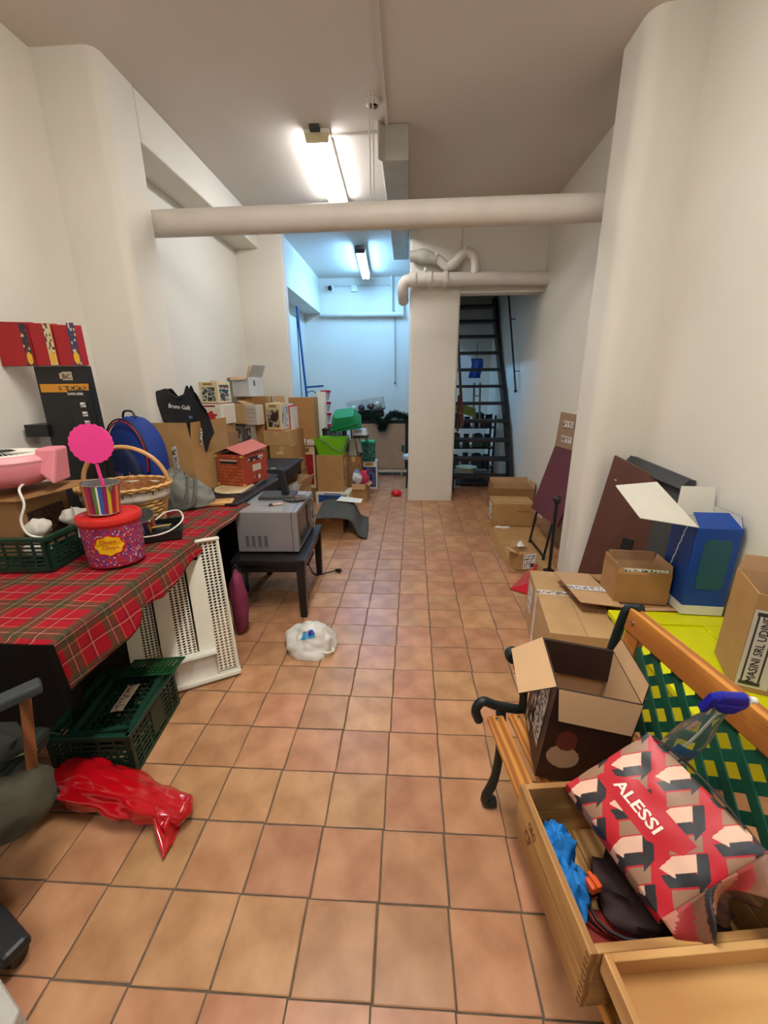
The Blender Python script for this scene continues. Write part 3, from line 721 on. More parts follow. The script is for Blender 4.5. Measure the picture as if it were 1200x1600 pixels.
for i in range(9): mb.box(X0-.0006, X0+.004, Y0+.001, Y0+.010, Z0+.008+i*.016, Z0+.014+i*.016)
mb.build('finger_joints', mat('joint_dark', (112, 74, 40), .8), t)
fl = frame(m @ Vector((X0-.0004, Y1-.05, .50)), m.to_3x3() @ Vector((0, -1, 0)), m.to_3x3() @ Vector((0, 0, 1)))
lettering(t, 'CP', fl, .03, .03, mat('burnt_brand', (104, 66, 36), .8)); lettering(t, 'ORO', fl @ Matrix.Translation((.012, .045, 0)), .035, .022, MATS['burnt_brand'])
# contents
def blob(name, mtl, parent, c, rad, amp=.15, fr=3, seed=0, flat=None, n=28, sm=70, M=None, ridge=0):
    mb = MB(M)
    def fn(a, b):
        th, ph = a*2*math.pi, (b-.5)*math.pi*.999
        d = Vector((math.cos(th)*math.cos(ph), math.sin(th)*math.cos(ph), math.sin(ph)))
        k = 1+amp*noise.noise(d*fr+Vector((seed, seed*.7, 0)))*1.6
        if ridge: k += ridge*(abs(noise.noise(d*fr*2.2+Vector((seed, 1, 5))))*-2+.5)
        p = Vector((d.x*rad[0]*k, d.y*rad[1]*k, d.z*rad[2]*k))+Vector(c)
        if flat is not None: p.z = max(p.z, flat)
        return p
    mb.grid(fn, n, n//2, cu=True)
    return mb.build(name, mtl, parent, smooth=sm)
def single(o, label, cat, loc, group=None):
    rebase(o, loc); return tag(o, label, cat, group)
BLUF = mat('blue_cloth', (26, 120, 196), .7, var=.12, bump=.2)
o = blob('rubber_glove', BLUF, None, (.335, .665, .52), (.04, .04, .05), .3, 3, 2, ridge=.15); single(o, 'crumpled blue rubber glove in the wooden crate, far one', 'glove', (.335, .665, .47))
o = blob('rubber_glove', BLUF, None, (.345, .60, .505), (.035, .045, .045), .3, 3, 5, ridge=.15); single(o, 'crumpled blue rubber glove in the wooden crate, near the orange clip', 'glove', (.345, .60, .46))
t, m = thing('cable_coil', 'coiled black and red cable inside the wooden crate', 'cable', (.42, .56, .46))
for i in range(4):
    MB().tube([(.42+math.cos(a)*(.06+.006*i)+.01*i, .565+math.sin(a)*(.035+.004*i), .487+.007*i+.004*math.sin(a*2+i)) for a in [k*math.pi/8 for k in range(17)]], .0035, 6).build('cable', BLK if i % 2 else mat('cable_red', (140, 50, 44), .5), t, smooth=60)
t, m = thing('orange_clip', 'small orange plastic clip beside the blue gloves', 'clip', (.385, .585, .52))
ORG = mat('orange_plastic', (214, 84, 26), .5)
MB(rm((.385, .59, .525), 20)).box(-.013, .013, -.012, .012, 0, .02).build('body', ORG, t, bevel=.004)
MB(rm((.385, .59, .545), 20)).box(-.004, .004, -.015, .015, 0, .006).build('lever', ORG, t)
o = MB(rm((.40, .53, .459), 7)).box(-.07, .06, -.03, .05, 0, .025).build('red_case', mat('red_dark', (132, 34, 26), .5), None, bevel=.008); single(o, 'dark red plastic case at the bottom of the wooden crate', 'case', (.40, .53, .459))
o = blob('dark_cloth', mat('dark_brown_cloth', (50, 30, 26), .8), None, (.52, .60, .50), (.12, .085, .045), .25, 3, 8, flat=.459, ridge=.1); single(o, 'dark brown crumpled cloth filling the right of the crate', 'cloth', (.52, .60, .459))
t, m = thing('screwdriver', 'screwdriver with a worn orange handle in the crate corner', 'screwdriver', (.57, .56, .54))
MB().tube([(.585, .585, .60), (.575, .56, .555), (.57, .54, .53)], [.009, .012, .010], 10, smooth=4).build('handle', mat('handle_brown', (150, 70, 44), .5), t, smooth=50)
MB().tube([(.57, .54, .53), (.55, .51, .50)], .003, 6).build('shaft', CHROME, t)
t, m = thing('metal_rod', 'thin metal rod standing at the near side of the crate', 'rod', (.5, .5, .47))
MB().tube([(.492, .505, .46), (.508, .53, .56)], .0022, 6).build('rod', CHROME, t)
MB().tube([(.508, .53, .56), (.510, .533, .572)], .004, 6).build('tip', BLK, t)

# gift bag
A, B, C_, D = Vector((.362, .712, .655)), Vector((.528, .735, .785)), Vector((.620, .528, .745)), Vector((.452, .498, .612))
nrm = (D-A).cross(B-A).normalized()
if nrm.z < 0: nrm = -nrm
def bagface(p, q):   # p along A->D (text direction), q along A->B
    a = A.lerp(D, p); b = B.lerp(C_, p); v = a.lerp(b, q)
    puff = .020*math.sin(math.pi*p)**.6*math.sin(math.pi*q)**.6
    return v+nrm*(puff+.0035*noise.noise(Vector((p*5, q*5, 2))))
RD, DK, TN, PK = (188, 22, 38), (38, 38, 42), (150, 112, 88), (232, 186, 160)
def bagcol(p, q):
    if .08 < p < .80 and q < .60 and q > .30+max(0, p-.62)*.9 and q-.30 < (p-.04)*1.3: return RD
    x, y = (130*p+122*q)/63, (215*p-72*q)/69
    j = math.floor(x); y += .5*(j % 2); a, b = x-j, y-math.floor(y)
    if .38 < a < .78 and b < .34: return PK
    if a <= .38 and a > .08 and abs(b-.20) < (a-.08)*.75: return PK
    if .34 <= b < .60 and .10 < a-(b-.34)*.6 < .74: return DK
    if a > .78 and b < .75-(a-.78): return DK
    if .30 < a < .92 and b >= .64 and b < .97: return TN
    return RD
t, m = thing('gift_bag', 'red, black and beige patterned gift bag lying tilted on the pine crate', 'bag', (.48, .62, .61))
BAGM = mat('bag_side', (150, 40, 44), .4)
mb = MB(); mb.grid(bagface, 210, 190, cfn=bagcol)
mb.build('front_panel', MATS['printed'], t, smooth=60)
# side gussets and back
dep = -nrm*.062
def side(P0, P1, nm, e0, e1, seed):
    q = MB(); q.grid(lambda a, b: bagface(*(e0[0]+(e1[0]-e0[0])*a, e0[1]+(e1[1]-e0[1])*a))+dep*b+(nrm.cross(P1-P0).normalized())*(-.014*math.sin(b*math.pi)), 50, 14, cfn=lambda a, b: bagcol(seed+a, b*.3))
    q.build(nm, MATS['printed'], t, smooth=60)
side(A, D, 'gusset', (0, 0), (1, 0), 0); side(A, B, 'gusset', (0, 0), (0, 1), .3); side(B, C_, 'gusset', (0, 1), (1, 1), .5)
q = MB(); q.grid(lambda a, b: A.lerp(D, a).lerp(B.lerp(C_, a), b)+dep, 12, 12, cfn=lambda a, b: bagcol(a+.2, b)); q.build('back_panel', MATS['printed'], t)
# crumpled open end along D-C
mb = MB()
mb.grid(lambda a, b: D.lerp(C_, a)+(D-A).normalized()*(.045*b*(.7+.5*math.sin(a*9)))+nrm*(.018*math.sin(a*15+b*3)*b-.02*b), 44, 8, cfn=lambda a, b: [(176, 110, 88), (150, 40, 40), (120, 76, 54), (40, 34, 36)][int((a*7+b*1.5)) % 4])
mb.grid(lambda a, b: D.lerp(C_, a)+dep*(.3+.6*b)+(D-A).normalized()*(.03*b+.012*math.sin(a*21)), 44, 6, cfn=lambda a, b: [(96, 60, 44), (60, 30, 28)][int(a*9) % 2])
mb.build('open_end', MATS['printed'], t, smooth=60, solid=.0015)
fm = frame(bagface(.16, .39)+nrm*.004, (D-A).normalized()*.97+(B-A).normalized()*.0, (B-A))
mbt = None
o = lettering(t, 'ALESSI', Matrix(), 1, 1, mat('bag_white', (238, 228, 214), .6, var=0), ext=.0001, bold=.022)
inv = ROOT[t.name].inverted(); fwd = ROOT[t.name]
for v in o.data.vertices:   # lay the word onto the puffed face
    w0 = fwd @ v.co; p = .20+.42*w0.x; qq = .38+.11*w0.y
    v.co = inv @ (bagface(p, qq)+nrm*(.0012+w0.z*2))
MB().tube([B.lerp(C_, .05)+nrm*.008, B.lerp(C_, .3)+nrm*.02+Vector((.012, 0, 0)), B.lerp(C_, .6)+nrm*.022+Vector((.01, 0, 0)), B.lerp(C_, .85)+nrm*.008], .0025, 6, smooth=5).build('handle', BLK, t, smooth=60)

# spray bottle behind the bag
t, m = thing('spray_bottle', 'clear spray bottle with a deep blue trigger head leaning on the bench back', 'spray bottle', (.62, .80, .62))
ax = frame((.625, .805, .625), Vector((1, .2, -.1)), Vector((.2, -1, .35)))
d = (Vector((.668, .725, .885))-Vector((.625, .805, .625))).normalized()
Z = d; Xv = Vector((1, 0, 0)); Xv = (Xv-Z*Xv.dot(Z)).normalized(); Yv = Z.cross(Xv)
BM = Matrix((Xv, Yv, Z)).transposed().to_4x4(); BM.translation = (.625, .805, .625)
CLR = mat('clear_plastic', (226, 232, 232), .05, trans=.95, var=0, ior=1.2)
mb = MB(BM); prev = None
for z, a, b in ((0, .030, .022), (.008, .036, .026), (.12, .037, .027), (.15, .034, .026), (.19, .024, .02), (.225, .014, .013), (.25, .013, .013)):
    rg = mb.ring((0, 0, z), (a, 0, 0), (0, b, 0), 20)
    if prev: mb.skin(prev, rg)
    else: mb.poly(rg[::-1])
    prev = rg
mb.poly(prev); mb.build('bottle', CLR, t, smooth=50)
q = MB(BM)
q.grid(lambda a, b: (.0375*math.cos(-2.6+2.0*a), .0278*math.sin(-2.6+2.0*a), .03+.09*b), 20, 20, cfn=lambda u, v: (56, 110, 160) if v > .65 else ((210, 206, 200) if rnd2(int(u*9), int(v*10), 3) > .5 else (90, 96, 110)))
q.build('label', MATS['printed'], t, smooth=60)
DBL = mat('deep_blue_plastic', (22, 26, 150), .3, var=.05)
h = MB(BM)
h.hexa([(-.016, -.014, .245), (.016, -.014, .245), (.016, .014, .245), (-.016, .014, .245), (-.042, -.012, .272), (.036, -.012, .276), (.036, .012, .276), (-.042, .012, .272)])
h.hexa([(-.042, -.012, .272), (.036, -.012, .276), (.036, .012, .276), (-.042, .012, .272), (-.032, -.008, .295), (.022, -.009, .30), (.022, .009, .30), (-.032, .008, .295)])
h.build('sprayer_head', DBL, t, bevel=.006)
MB(BM).hexa([(-.045, -.008, .235), (-.035, -.008, .23), (-.035, .008, .23), (-.045, .008, .235), (-.045, -.008, .285), (-.02, -.008, .285), (-.02, .008, .285), (-.045, .008, .285)]).build('trigger', DBL, t, bevel=.003)
MB(BM).tube([(.034, 0, .285), (.046, 0, .286)], .007, 10).build('nozzle', WHT, t)
MB(BM).tube([(0, 0, .25), (.004, 0, .12), (-.012, 0, .012)], .0022, 6, smooth=4).build('dip_tube', WHT, t)

# wooden tray and an added crate below it, dark for the tray's shadow
t, m = thing('wooden_crate', 'plain wooden crate added under the shallow tray, darkened to stand for its shadow', 'crate', BO, 7)
DWD = wood('crate_shade', (120, 78, 46), (82, 50, 28), 'x')
for z0, z1 in ((.45, .505), (.508, .565)):
    MB(m).box(-.01, .31, -.735, -.720, z0, z1).build('end_board', DWD, t); MB(m).box(-.01, .31, -1.10, -1.085, z0, z1).build('end_board', DWD, t)
    for x in (-.01, .295): MB(m).box(x, x+.015, -1.085, -.735, z0, z1).build('side_board', DWD, t)
MB(m).box(.005, .295, -1.085, -.735, .45, .458).build('bottom_board', DWD, t)
t, m = thing('wooden_tray', 'shallow pale pine tray with a low rim at the lower right corner', 'tray', BO, 7)
PN = wood('tray_pine', (206, 160, 100), (176, 124, 68), 'y', .9)
PNX = wood('tray_pine_x', (206, 160, 100), (176, 124, 68), 'x', .6)
MB(m).box(-.03, .36, -1.12, -.705, .567, .574).build('base', PNX, t)
for a in ((-.04, -.028, -1.13, -.695), (.358, .37, -1.13, -.695)): MB(m).box(*a, .566, .612).build('rim_board', PN, t, bevel=.0015)
for a in ((-.028, .358, -.707, -.695), (-.028, .358, -1.13, -1.118)): MB(m).box(*a, .566, .612).build('rim_board', PNX, t, bevel=.0015)

# ================================================================== left side
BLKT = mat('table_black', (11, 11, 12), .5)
BLK2 = mat('shade_black', (9, 9, 10), .6)  # near black that paints in the shade under the tables
TZ = .735
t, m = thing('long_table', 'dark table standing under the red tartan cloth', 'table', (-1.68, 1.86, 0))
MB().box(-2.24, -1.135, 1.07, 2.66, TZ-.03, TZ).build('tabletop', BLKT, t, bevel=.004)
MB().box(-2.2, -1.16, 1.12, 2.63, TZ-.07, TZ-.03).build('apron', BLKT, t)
for x in (-2.2, -1.42):
    for y in (1.34, 2.6): MB().box(x-.025, x+.025, y-.025, y+.025, 0, TZ-.09).build('leg', BLKT, t)
# tablecloth
import bisect
DY = [(1.04, .215), (1.08, .205), (1.24, .185), (1.39, .155), (1.43, .10), (1.56, .125), (1.75, .10), (2.0, .055), (2.2, .03), (2.5, .02), (2.7, .015)]
def dropf(y):
    for (a, p), (b, q) in zip(DY[:-1], DY[1:]):
        if y <= b: return p+(q-p)*max(0, (y-a))/(b-a)
    return DY[-1][1]
XE = -1.128; CW = 1.10
def cloth(a, b):
    y = 1.045+1.62*b; dr = dropf(y); L = CW+dr; s = L*a
    n1 = noise.noise(Vector((s*4, y*5, 0)))
    fold = math.exp(-((y-1.45-(s-.75)*.25)/.028)**2)*max(0, (s-.72))*1.1
    if s < CW:
        x = XE-CW+s
        z = TZ+.004+.006*abs(n1)+.006*fold+.010*max(0, noise.noise(Vector((s*7, y*4, 4))))
        if b < .012: z -= .010
        return (x, y, z)
    e = s-CW; k = e/dr
    rp = math.sin(y*19+1)*.010+n1*.012
    c0 = min(1, max(0, (y-1.05)/.25))
    return (XE+.006+(.030*c0-.012*(1-c0)+rp*c0+.018*fold)*k, y+(.028*(1-c0)+.012*math.sin(y*7)*c0)*k, TZ+.004-e*.97)
mb = MB(); mb.grid(cloth, 110, 130, uvfn=lambda a, b: (1.62*b+.02, (CW+dropf(1.045+1.62*b))*a))
o = mb.build('tablecloth', plaid('tartan'), None, smooth=75, solid=.002)
single(o, 'red tartan tablecloth with green and white checks over the long table', 'tablecloth', (-1.68, 1.86, TZ))
t, m = thing('side_table', 'black table carrying cardboard boxes behind the tartan cloth', 'table', (-1.68, 3.6, 0))
MB().box(-2.13, -1.20, 2.70, 4.55, .70, .73).build('tabletop', BLKT, t, bevel=.004)
MB().box(-1.25, -1.215, 2.72, 4.5, .60, .70).build('rail', BLKT, t)
for x in (-2.08, -1.25):
    for y in (2.75, 4.5): MB().box(x-.025, x+.025, y-.025, y+.025, 0, .70).build('leg', BLKT, t)
t, m = thing('black_plank', 'long black strip lying along the edge of the side table', 'strip', (-1.2, 3.1, .73))
MB().hexa([(-1.235, 2.56, .735), (-1.15, 2.56, .735), (-1.12, 3.42, .735), (-1.17, 3.42, .735), (-1.235, 2.56, .76), (-1.15, 2.56, .76), (-1.12, 3.42, .75), (-1.17, 3.42, .75)]).build('strip', BLK, t, bevel=.004)
MB().box(-1.225, -1.20, 2.8, 3.3, .7605, .766).build('inlay', DGREY, t)
# black chest shapes added to stand for the shade under the tables
t, m = thing('shade_filler', 'big black chest shape added to stand for the shade under the long table', 'chest', (-1.8, 1.95, 0))
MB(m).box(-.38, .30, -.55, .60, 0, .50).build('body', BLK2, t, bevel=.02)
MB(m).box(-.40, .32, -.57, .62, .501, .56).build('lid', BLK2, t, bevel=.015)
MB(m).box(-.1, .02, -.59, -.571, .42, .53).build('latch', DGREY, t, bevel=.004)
t, m = thing('shade_filler', 'black chest shape added to stand for the shade under the side table', 'chest', (-1.7, 3.5, 0))
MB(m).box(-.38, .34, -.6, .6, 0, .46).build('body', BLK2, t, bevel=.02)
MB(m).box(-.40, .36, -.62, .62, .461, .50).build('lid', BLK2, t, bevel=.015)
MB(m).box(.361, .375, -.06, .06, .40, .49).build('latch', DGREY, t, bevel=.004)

# slatted crates
def crate(label, loc, rz, w, d, h, group=None, rx=0, ry=0, solid_mid=False, mtl=None, rows=6):
    mtl = mtl or GRNP
    t, m = thing('plastic_crate', label, 'crate', loc, rz, group, rx, ry)
    for sd in 'fbrl':
        L = w if sd in 'fb' else d
        F = face(m, w, d, h, sd); mb = MB(F)
        mb.box(0, L, 0, .02, -.010, 0); mb.box(0, .022, .02, h-.02, -.010, 0); mb.box(L-.022, L, .02, h-.02, -.010, 0)
        nr = rows
        for k in range(nr):
            z = .02+(h-.045)*(k+.5)/nr
            mb.box(.022, L-.022, z, z+(h-.045)/nr*.42, -.007, -.002)
        nc = int(L/.06)
        for k in range(1, nc):
            x = L*k/nc; mb.box(x-.004, x+.004, .02, h-.02, -.009, -.001)
        if solid_mid and sd in 'rl': mb.box(L*.40, L*.64, .035, h-.035, -.006, .0005)
        mb.build('side_panel', mtl, t)
        MB(F).box(-.008, L+.008, h-.02, h, -.012, .010).build('rim', mtl, t, bevel=.003)
    mb = MB(m)
    for k in range(int(w/.03)): x = -w/2+.012+k*.03; mb.box(x, x+.006, -d/2+.01, d/2-.01, .002, .008)
    for k in range(int(d/.03)): y = -d/2+.012+k*.03; mb.box(-w/2+.01, w/2-.01, y, y+.006, .001, .007)
    mb.build('bottom_grid', mtl, t)
    return t, m
t, m = crate('dark green plastic crate on the floor under the hanging cloth corner', (-1.27, 1.385, .0), 6, .32, .40, .21, solid_mid=True, rows=7)
MB(m @ rm((0, 0, 0))).tube([(-.15, -.18, .215), (-.13, -.20, .235), (-.10, -.19, .215)], .004, 6, smooth=4).build('wire_handle', GRNP, t)
GRN2 = mat('green_tray_plastic', (14, 66, 28), .5, var=.1)
t, m = crate('shallow green plastic tray lying tilted inside the crate on the floor', (-1.245, 1.40, .15), 6, .245, .33, .055, rx=4, ry=-8, rows=2)
decal(t, 'label', m @ frame((.05, -.08, .058), (0, 1, 0), (-1, 0, 0)), 0, 0, .15, .055, lambda u, v: (196, 172, 150) if rnd2(int(u*16), int(v*5), 2) > .25 or abs(v-.5) > .3 else (120, 96, 84), 30, 12)
t, m = thing('plastic_mat', 'bright green perforated plastic mat bent over the far end of the floor crate', 'mat', (-1.18, 1.55, .2))
mb = MB()
for i in range(12):
    for j in range(8):
        a, b = i/12, j/8
        def mp(a, b): return Vector((-1.34+.26*a, 1.50+.12*b, .222+.03*a+.010*math.sin(b*3)))
        mb.slab(mp(a+.008, b+.01), mp(a+.07, b+.01), mp(a+.07, b+.105), mp(a+.008, b+.105), .003)
for i in range(13): mb.slab(mp(i/12-.012, 0), mp(i/12+.012, 0), mp(i/12+.012, 1), mp(i/12-.012, 1), .002)
mb.build('mesh_sheet', GRN2, t)
MB().tube([mp(0, 1), mp(.5, 1), mp(1, 1), mp(1, .5), mp(1, 0)], .006, 6).build('edge', GRN2, t)

# white perforated shelf unit leaning on the table
t, m = thing('plastic_shelf_unit', 'white plastic shelf unit with perforated strips leaning under the cloth', 'shelf', (-1.1, 1.75, 0))
BR, BL = Vector((-.925, 1.850, .0)), Vector((-1.36, 1.595, .0))
TR = Vector((-1.035, 2.02, .735)); TL = TR+(BL-BR)
wv = (BL-BR); hv = (TR-BR); nn = hv.cross(wv).normalized()
if nn.y > 0: nn = -nn
def P(a, b, o=0): return BR+wv*a+hv*b+nn*o
SHW = mat('shelf_white', (224, 218, 200), .5, var=.03)
def strip(a0, a1, b0, b1, o, th, nm): MB().slab(P(a1, b0, o), P(a0, b0, o), P(a0, b1, o), P(a1, b1, o), th).build(nm, SHW, t, bevel=.002)
def perf(a0, a1, b0, b1, o, cols=4, rowsn=44):
    mb = MB()
    for i in range(cols):
        for j in range(rowsn):
            x0, x1 = a0+(a1-a0)*i/cols, a0+(a1-a0)*(i+1)/cols; z0, z1 = b0+(b1-b0)*j/rowsn, b0+(b1-b0)*(j+1)/rowsn
            dx, dz = (x1-x0), (z1-z0)
            out = [P(x0, z0, o), P(x1, z0, o), P(x1, z1, o), P(x0, z1, o)]
            inn = [P(x0+dx*.08, z0+dz*.45, o), P(x0+dx*.62, z0+dz*.02, o), P(x0+dx*.92, z0+dz*.5, o), P(x0+dx*.38, z0+dz*.95, o)]
            A = [mb.pt(q) for q in out]; Bq = [mb.pt(q) for q in inn]
            for k in range(4): mb.poly([A[k], A[(k+1) % 4], Bq[(k+1) % 4], Bq[k]])
    mb.build('perforated_strip', SHW, t, solid=.002)
strip(0, .025, 0.03, 1, .030, .03, 'edge_rail')
for a0, a1, a2 in ((.025, .20, .38), (.38, .56, .72), (.72, .86, 1.0)):
    perf(a0, a1, .05, .97 if a0 < .1 else .85, .012 if a0 < .1 else .002)
    strip(a1, a2-.02, 0.03, .985 if a0 < .1 and False else .86, .022, .018, 'solid_strip')
MB().slab(P(1.0, .0, .05), P(-.01, .0, .05), P(-.01, .035, .05), P(1.0, .035, .05), .075).build('end_cap', SHW, t, bevel=.008)
strip(.20, .235, .86, .985, .022, .018, 'solid_strip')
MB().slab(P(.235, .975, .035), P(-.01, .975, .035), P(-.01, .998, .035), P(.235, .998, .035), .06).build('end_cap', SHW, t, bevel=.008)
mb = MB(); mb.slab(P(.62, .205, .085), P(.20, .205, .085), P(.20, .222, .085), P(.62, .222, .085), .08)
mb.slab(P(.215, .03, .03), P(.20, .03, .03), P(.20, .21, .085), P(.215, .21, .03), .01)
mb.slab(P(.60, .03, .028), P(.22, .03, .028), P(.22, .21, .028), P(.60, .21, .028), .006); mb.build('bracket_box', WHT, t, bevel=.002)
t, m = thing('toy_bag', 'dusty pink bag standing behind the white shelf panel', 'bag', (-1.1, 2.2, 0))
blob('body', mat('dusty_pink', (120, 40, 70), .7, var=.15), t, (-1.045, 2.20, .23), (.05, .06, .22), .1, 2, 3, flat=.003)
MB().tube([(-1.07, 2.20, .43), (-1.045, 2.20, .48), (-1.02, 2.20, .43)], .006, 6, smooth=4).build('handle', BLK, t)

# things on the tartan cloth ------------------------------------------------
CZ = TZ+.018
t, m = crate('dark green plastic crate on the tartan cloth holding a carton', (-1.80, 1.72, CZ), 4, .50, .44, .155, rows=6)
t, m = carton('brown cardboard carton standing in the green crate with its side open', (-1.93, 1.78, CZ+.012), 4, .34, .30, .27, None, ci=3, tape=False)
MB(m).slab((-.17, -.16, .272), (.19, -.17, .272), (.40, .14, .305), (-.17, .16, .276), .005).build('flap', CARD[3], t)
text_on(t, m, .34, .30, .27, 'f', .20, .21, .06, .014, 'PAELLA', INKB)
label_on(t, m, .34, .30, .27, 'r', .04, .03, .26, .2, photo([(60, 40, 30), (84, 56, 38), (40, 28, 22)], (70, 46, 32), 3))
# white bric-a-brac in the crate
for i, (c, r, lb) in enumerate((((-1.69, 1.66, .90), (.05, .05, .045), 'white rounded ceramic bowl at the top of the green crate'), ((-1.66, 1.60, .82), (.055, .04, .035), 'white crumpled pouch low at the near side of the green crate'), ((-1.62, 1.78, .92), (.05, .05, .04), 'greyish white lump behind the white cable in the crate'))):
    o = blob('pouch', mat('bone_white', (205, 198, 186), .5, var=.06), None, c, r, .15, 2, i*3); single(o, lb, 'pouch', (c[0], c[1], c[2]-r[2]))
t, m = thing('power_cable', 'white cable hanging from the pink fan into the green crate', 'cable', (-1.66, 1.7, .9))
MB().tube([(-1.74, 1.70, 1.10), (-1.69, 1.62, 1.09), (-1.665, 1.60, 1.03), (-1.68, 1.58, .96), (-1.665, 1.58, .90), (-1.62, 1.60, .875), (-1.60, 1.62, .87)], .005, 8, smooth=6).build('cable', WHT, t, smooth=60)
MB().tube([(-1.60, 1.62, .87), (-1.58, 1.63, .868)], .009, 8).build('plug', WHT, t)
t, m = thing('gift_card_box', 'folded white paper card standing in the crate behind the candy tub', 'paper', (-1.55, 1.72, .78))
MB().slab((-1.59, 1.74, .84), (-1.54, 1.70, .84), (-1.55, 1.72, .975), (-1.60, 1.76, .975), .002).build('front_sheet', WHITEC, t)
MB().slab((-1.54, 1.70, .84), (-1.47, 1.74, .84), (-1.48, 1.76, .97), (-1.55, 1.72, .975), .002).build('side_sheet', WHITEC, t)
# fan
PINK = mat('fan_pink', (226, 138, 148), .45, var=.04)
t, m = thing('box_fan', 'pink and white table fan lying flat on the open carton', 'fan', (-1.865, 1.76, 1.085), 15)
MB(m).lathe([(.12, 0), (.165, .02), (.185, .05), (.190, .10)], 36, capt=False).build('rear_shell', PINK, t, smooth=50)
MB(m).lathe([(.190, .10), (.196, .115), (.180, .135), (.150, .140), (.150, .125)], 36, capb=False, capt=False).build('front_ring', mat('fan_rose', (234, 160, 166), .4), t, smooth=40)
MB(m).lathe([(.150, .128), (.156, .140), (.146, .146), (.140, .138)], 36, capb=False, capt=False).build('inner_ring', WHT, t, smooth=40)
mb = MB(m)
for k in range(36):
    a = k*math.pi/18; mb.tube([(.05*math.cos(a), .05*math.sin(a), .150), (.148*math.cos(a+.25), .148*math.sin(a+.25), .138)], .0018, 4)
mb.build('grille', WHT, t)
MB(m).lathe([(.05, .120), (.052, .146), (.035, .156), (.001, .158)], 20).build('hub', BLK, t, smooth=50)
for k in range(4):
    a = R(45+90*k); MB(m @ Matrix.Rotation(a, 4, 'Z')).hexa([(.03, -.02, .09), (.14, -.045, .085), (.14, .03, .10), (.03, .015, .10), (.03, -.02, .094), (.14, -.045, .089), (.14, .03, .104), (.03, .015, .104)]).build('blade', mat('fan_blade', (200, 190, 190), .4), t)
mb = MB(m); mb.hexa([(.15, -.07, .06), (.22, -.09, .0), (.22, .07, .0), (.15, .05, .06), (.16, -.06, .165), (.245, -.05, .165), (.245, .05, .165), (.16, .05, .165)]); mb.build('stand', PINK, t, bevel=.012)
MB(m @ rm((-.1, -.16, .08))).box(-.03, .03, -.012, .0, -.015, .015).build('vent_slot', BLK, t, bevel=.004)

# display stand
t, m = thing('display_stand', 'black cardboard display stand with a yellow band and red header boxes', 'display stand', (-1.98, 2.36, CZ))
DSP = mat('display_black', (22, 22, 24), .4, var=.05)
MB().hexa([(-2.12, 2.30, CZ), (-1.79, 2.30, CZ), (-1.79, 2.35, CZ), (-2.12, 2.35, CZ), (-2.11, 2.30, 1.63), (-1.80, 2.30, 1.63), (-1.80, 2.34, 1.63), (-2.11, 2.34, 1.63)]).build('body', DSP, t, bevel=.003)
MB().hexa([(-1.90, 2.25, CZ), (-1.80, 2.25, CZ), (-1.80, 2.30, CZ), (-1.90, 2.30, CZ), (-1.91, 2.26, 1.50), (-1.80, 2.26, 1.50), (-1.80, 2.30, 1.50), (-1.91, 2.30, 1.50)]).build('side_pocket', DSP, t, bevel=.003)
MB().box(-2.24, -2.10, 2.28, 2.44, 1.24, 1.31).build('shelf', DSP, t, bevel=.003)
fm = frame((-2.10, 2.2985, 1.30), (1, 0, 0), (0, 0, 1))
decal(t, 'yellow_band', fm, .005, .19, .295, .235, lambda u, v: (206, 140, 30) if v < .25 or v > .75 or rnd2(int(u*50), int(v*3), 6) > .4 or u < .35 else (60, 44, 24), 60, 8)
decal(t, 'logo_plate', fm, .135, .255, .21, .30, lambda u, v: (196, 176, 150) if (u > .18 or abs(v-.5) < .3) else (22, 22, 24), 20, 12)
lettering(t, 'BiC', fm @ Matrix.Translation((.153, .262, .003)), .05, .026, INK)
f2 = frame((-1.905, 2.2595, 1.26), (1, 0, 0), (0, -.05, 1))
lettering(t, 'SUPER SERIE', f2 @ Matrix.Translation((.006, .215, .001)), .09, .013, INKW)
for i in range(3): decal(t, 'label', f2, .065, .15-.05*i, .095, .175-.05*i, paper_label(i), 8, 8, off=.002)
REDC = mat('red_card', (160, 20, 28), .5, var=.05)
def strip_print(seed, bg):
    def f(u, v):
        if (u-.5)**2+((v-.17)*2.6)**2 < .16: return (226, 170, 40)
        return bg if rnd2(int(u*5), int(v*16), seed) > .45 else [(40, 40, 60), (200, 190, 150), (120, 40, 40)][int(rnd2(int(u*5), int(v*16), seed+3)*3)]
    return f
for i, (x0, x1, bg) in enumerate(((-2.262, -2.06, (44, 30, 34)), (-2.055, -1.925, (206, 190, 140)), (-1.92, -1.79, (36, 52, 96)))):
    q, mm = thing('header_box', '%s red cigarette-style header box on top of the black display' % ('leftmost', 'middle', 'rightmost')[i], 'box', (x0/2+x1/2, 2.34, 1.632), group='red header boxes')
    q['label'] = 'red header box %s on the black display' % ('cut by the picture edge', 'with a cream printed strip', 'with a dark blue printed strip')[i]
    wx = (x1-x0)
    MB().hexa([(x0, 2.27, 1.632), (x1-.002, 2.27, 1.632), (x1-.002, 2.32, 1.632), (x0, 2.32, 1.632), (x0, 2.27, 1.86-.01*i), (x1-.002, 2.27, 1.85-.01*i), (x1-.002, 2.32, 1.86-.01*i), (x0, 2.32, 1.86-.01*i)]).build('body', REDC, q, bevel=.003)
    decal(q, 'print_strip', frame((x1-.047, 2.2695, 1.634), (1, 0, 0), (0, 0, 1)), 0, 0, .042, .212, strip_print(i, bg), 16, 48)

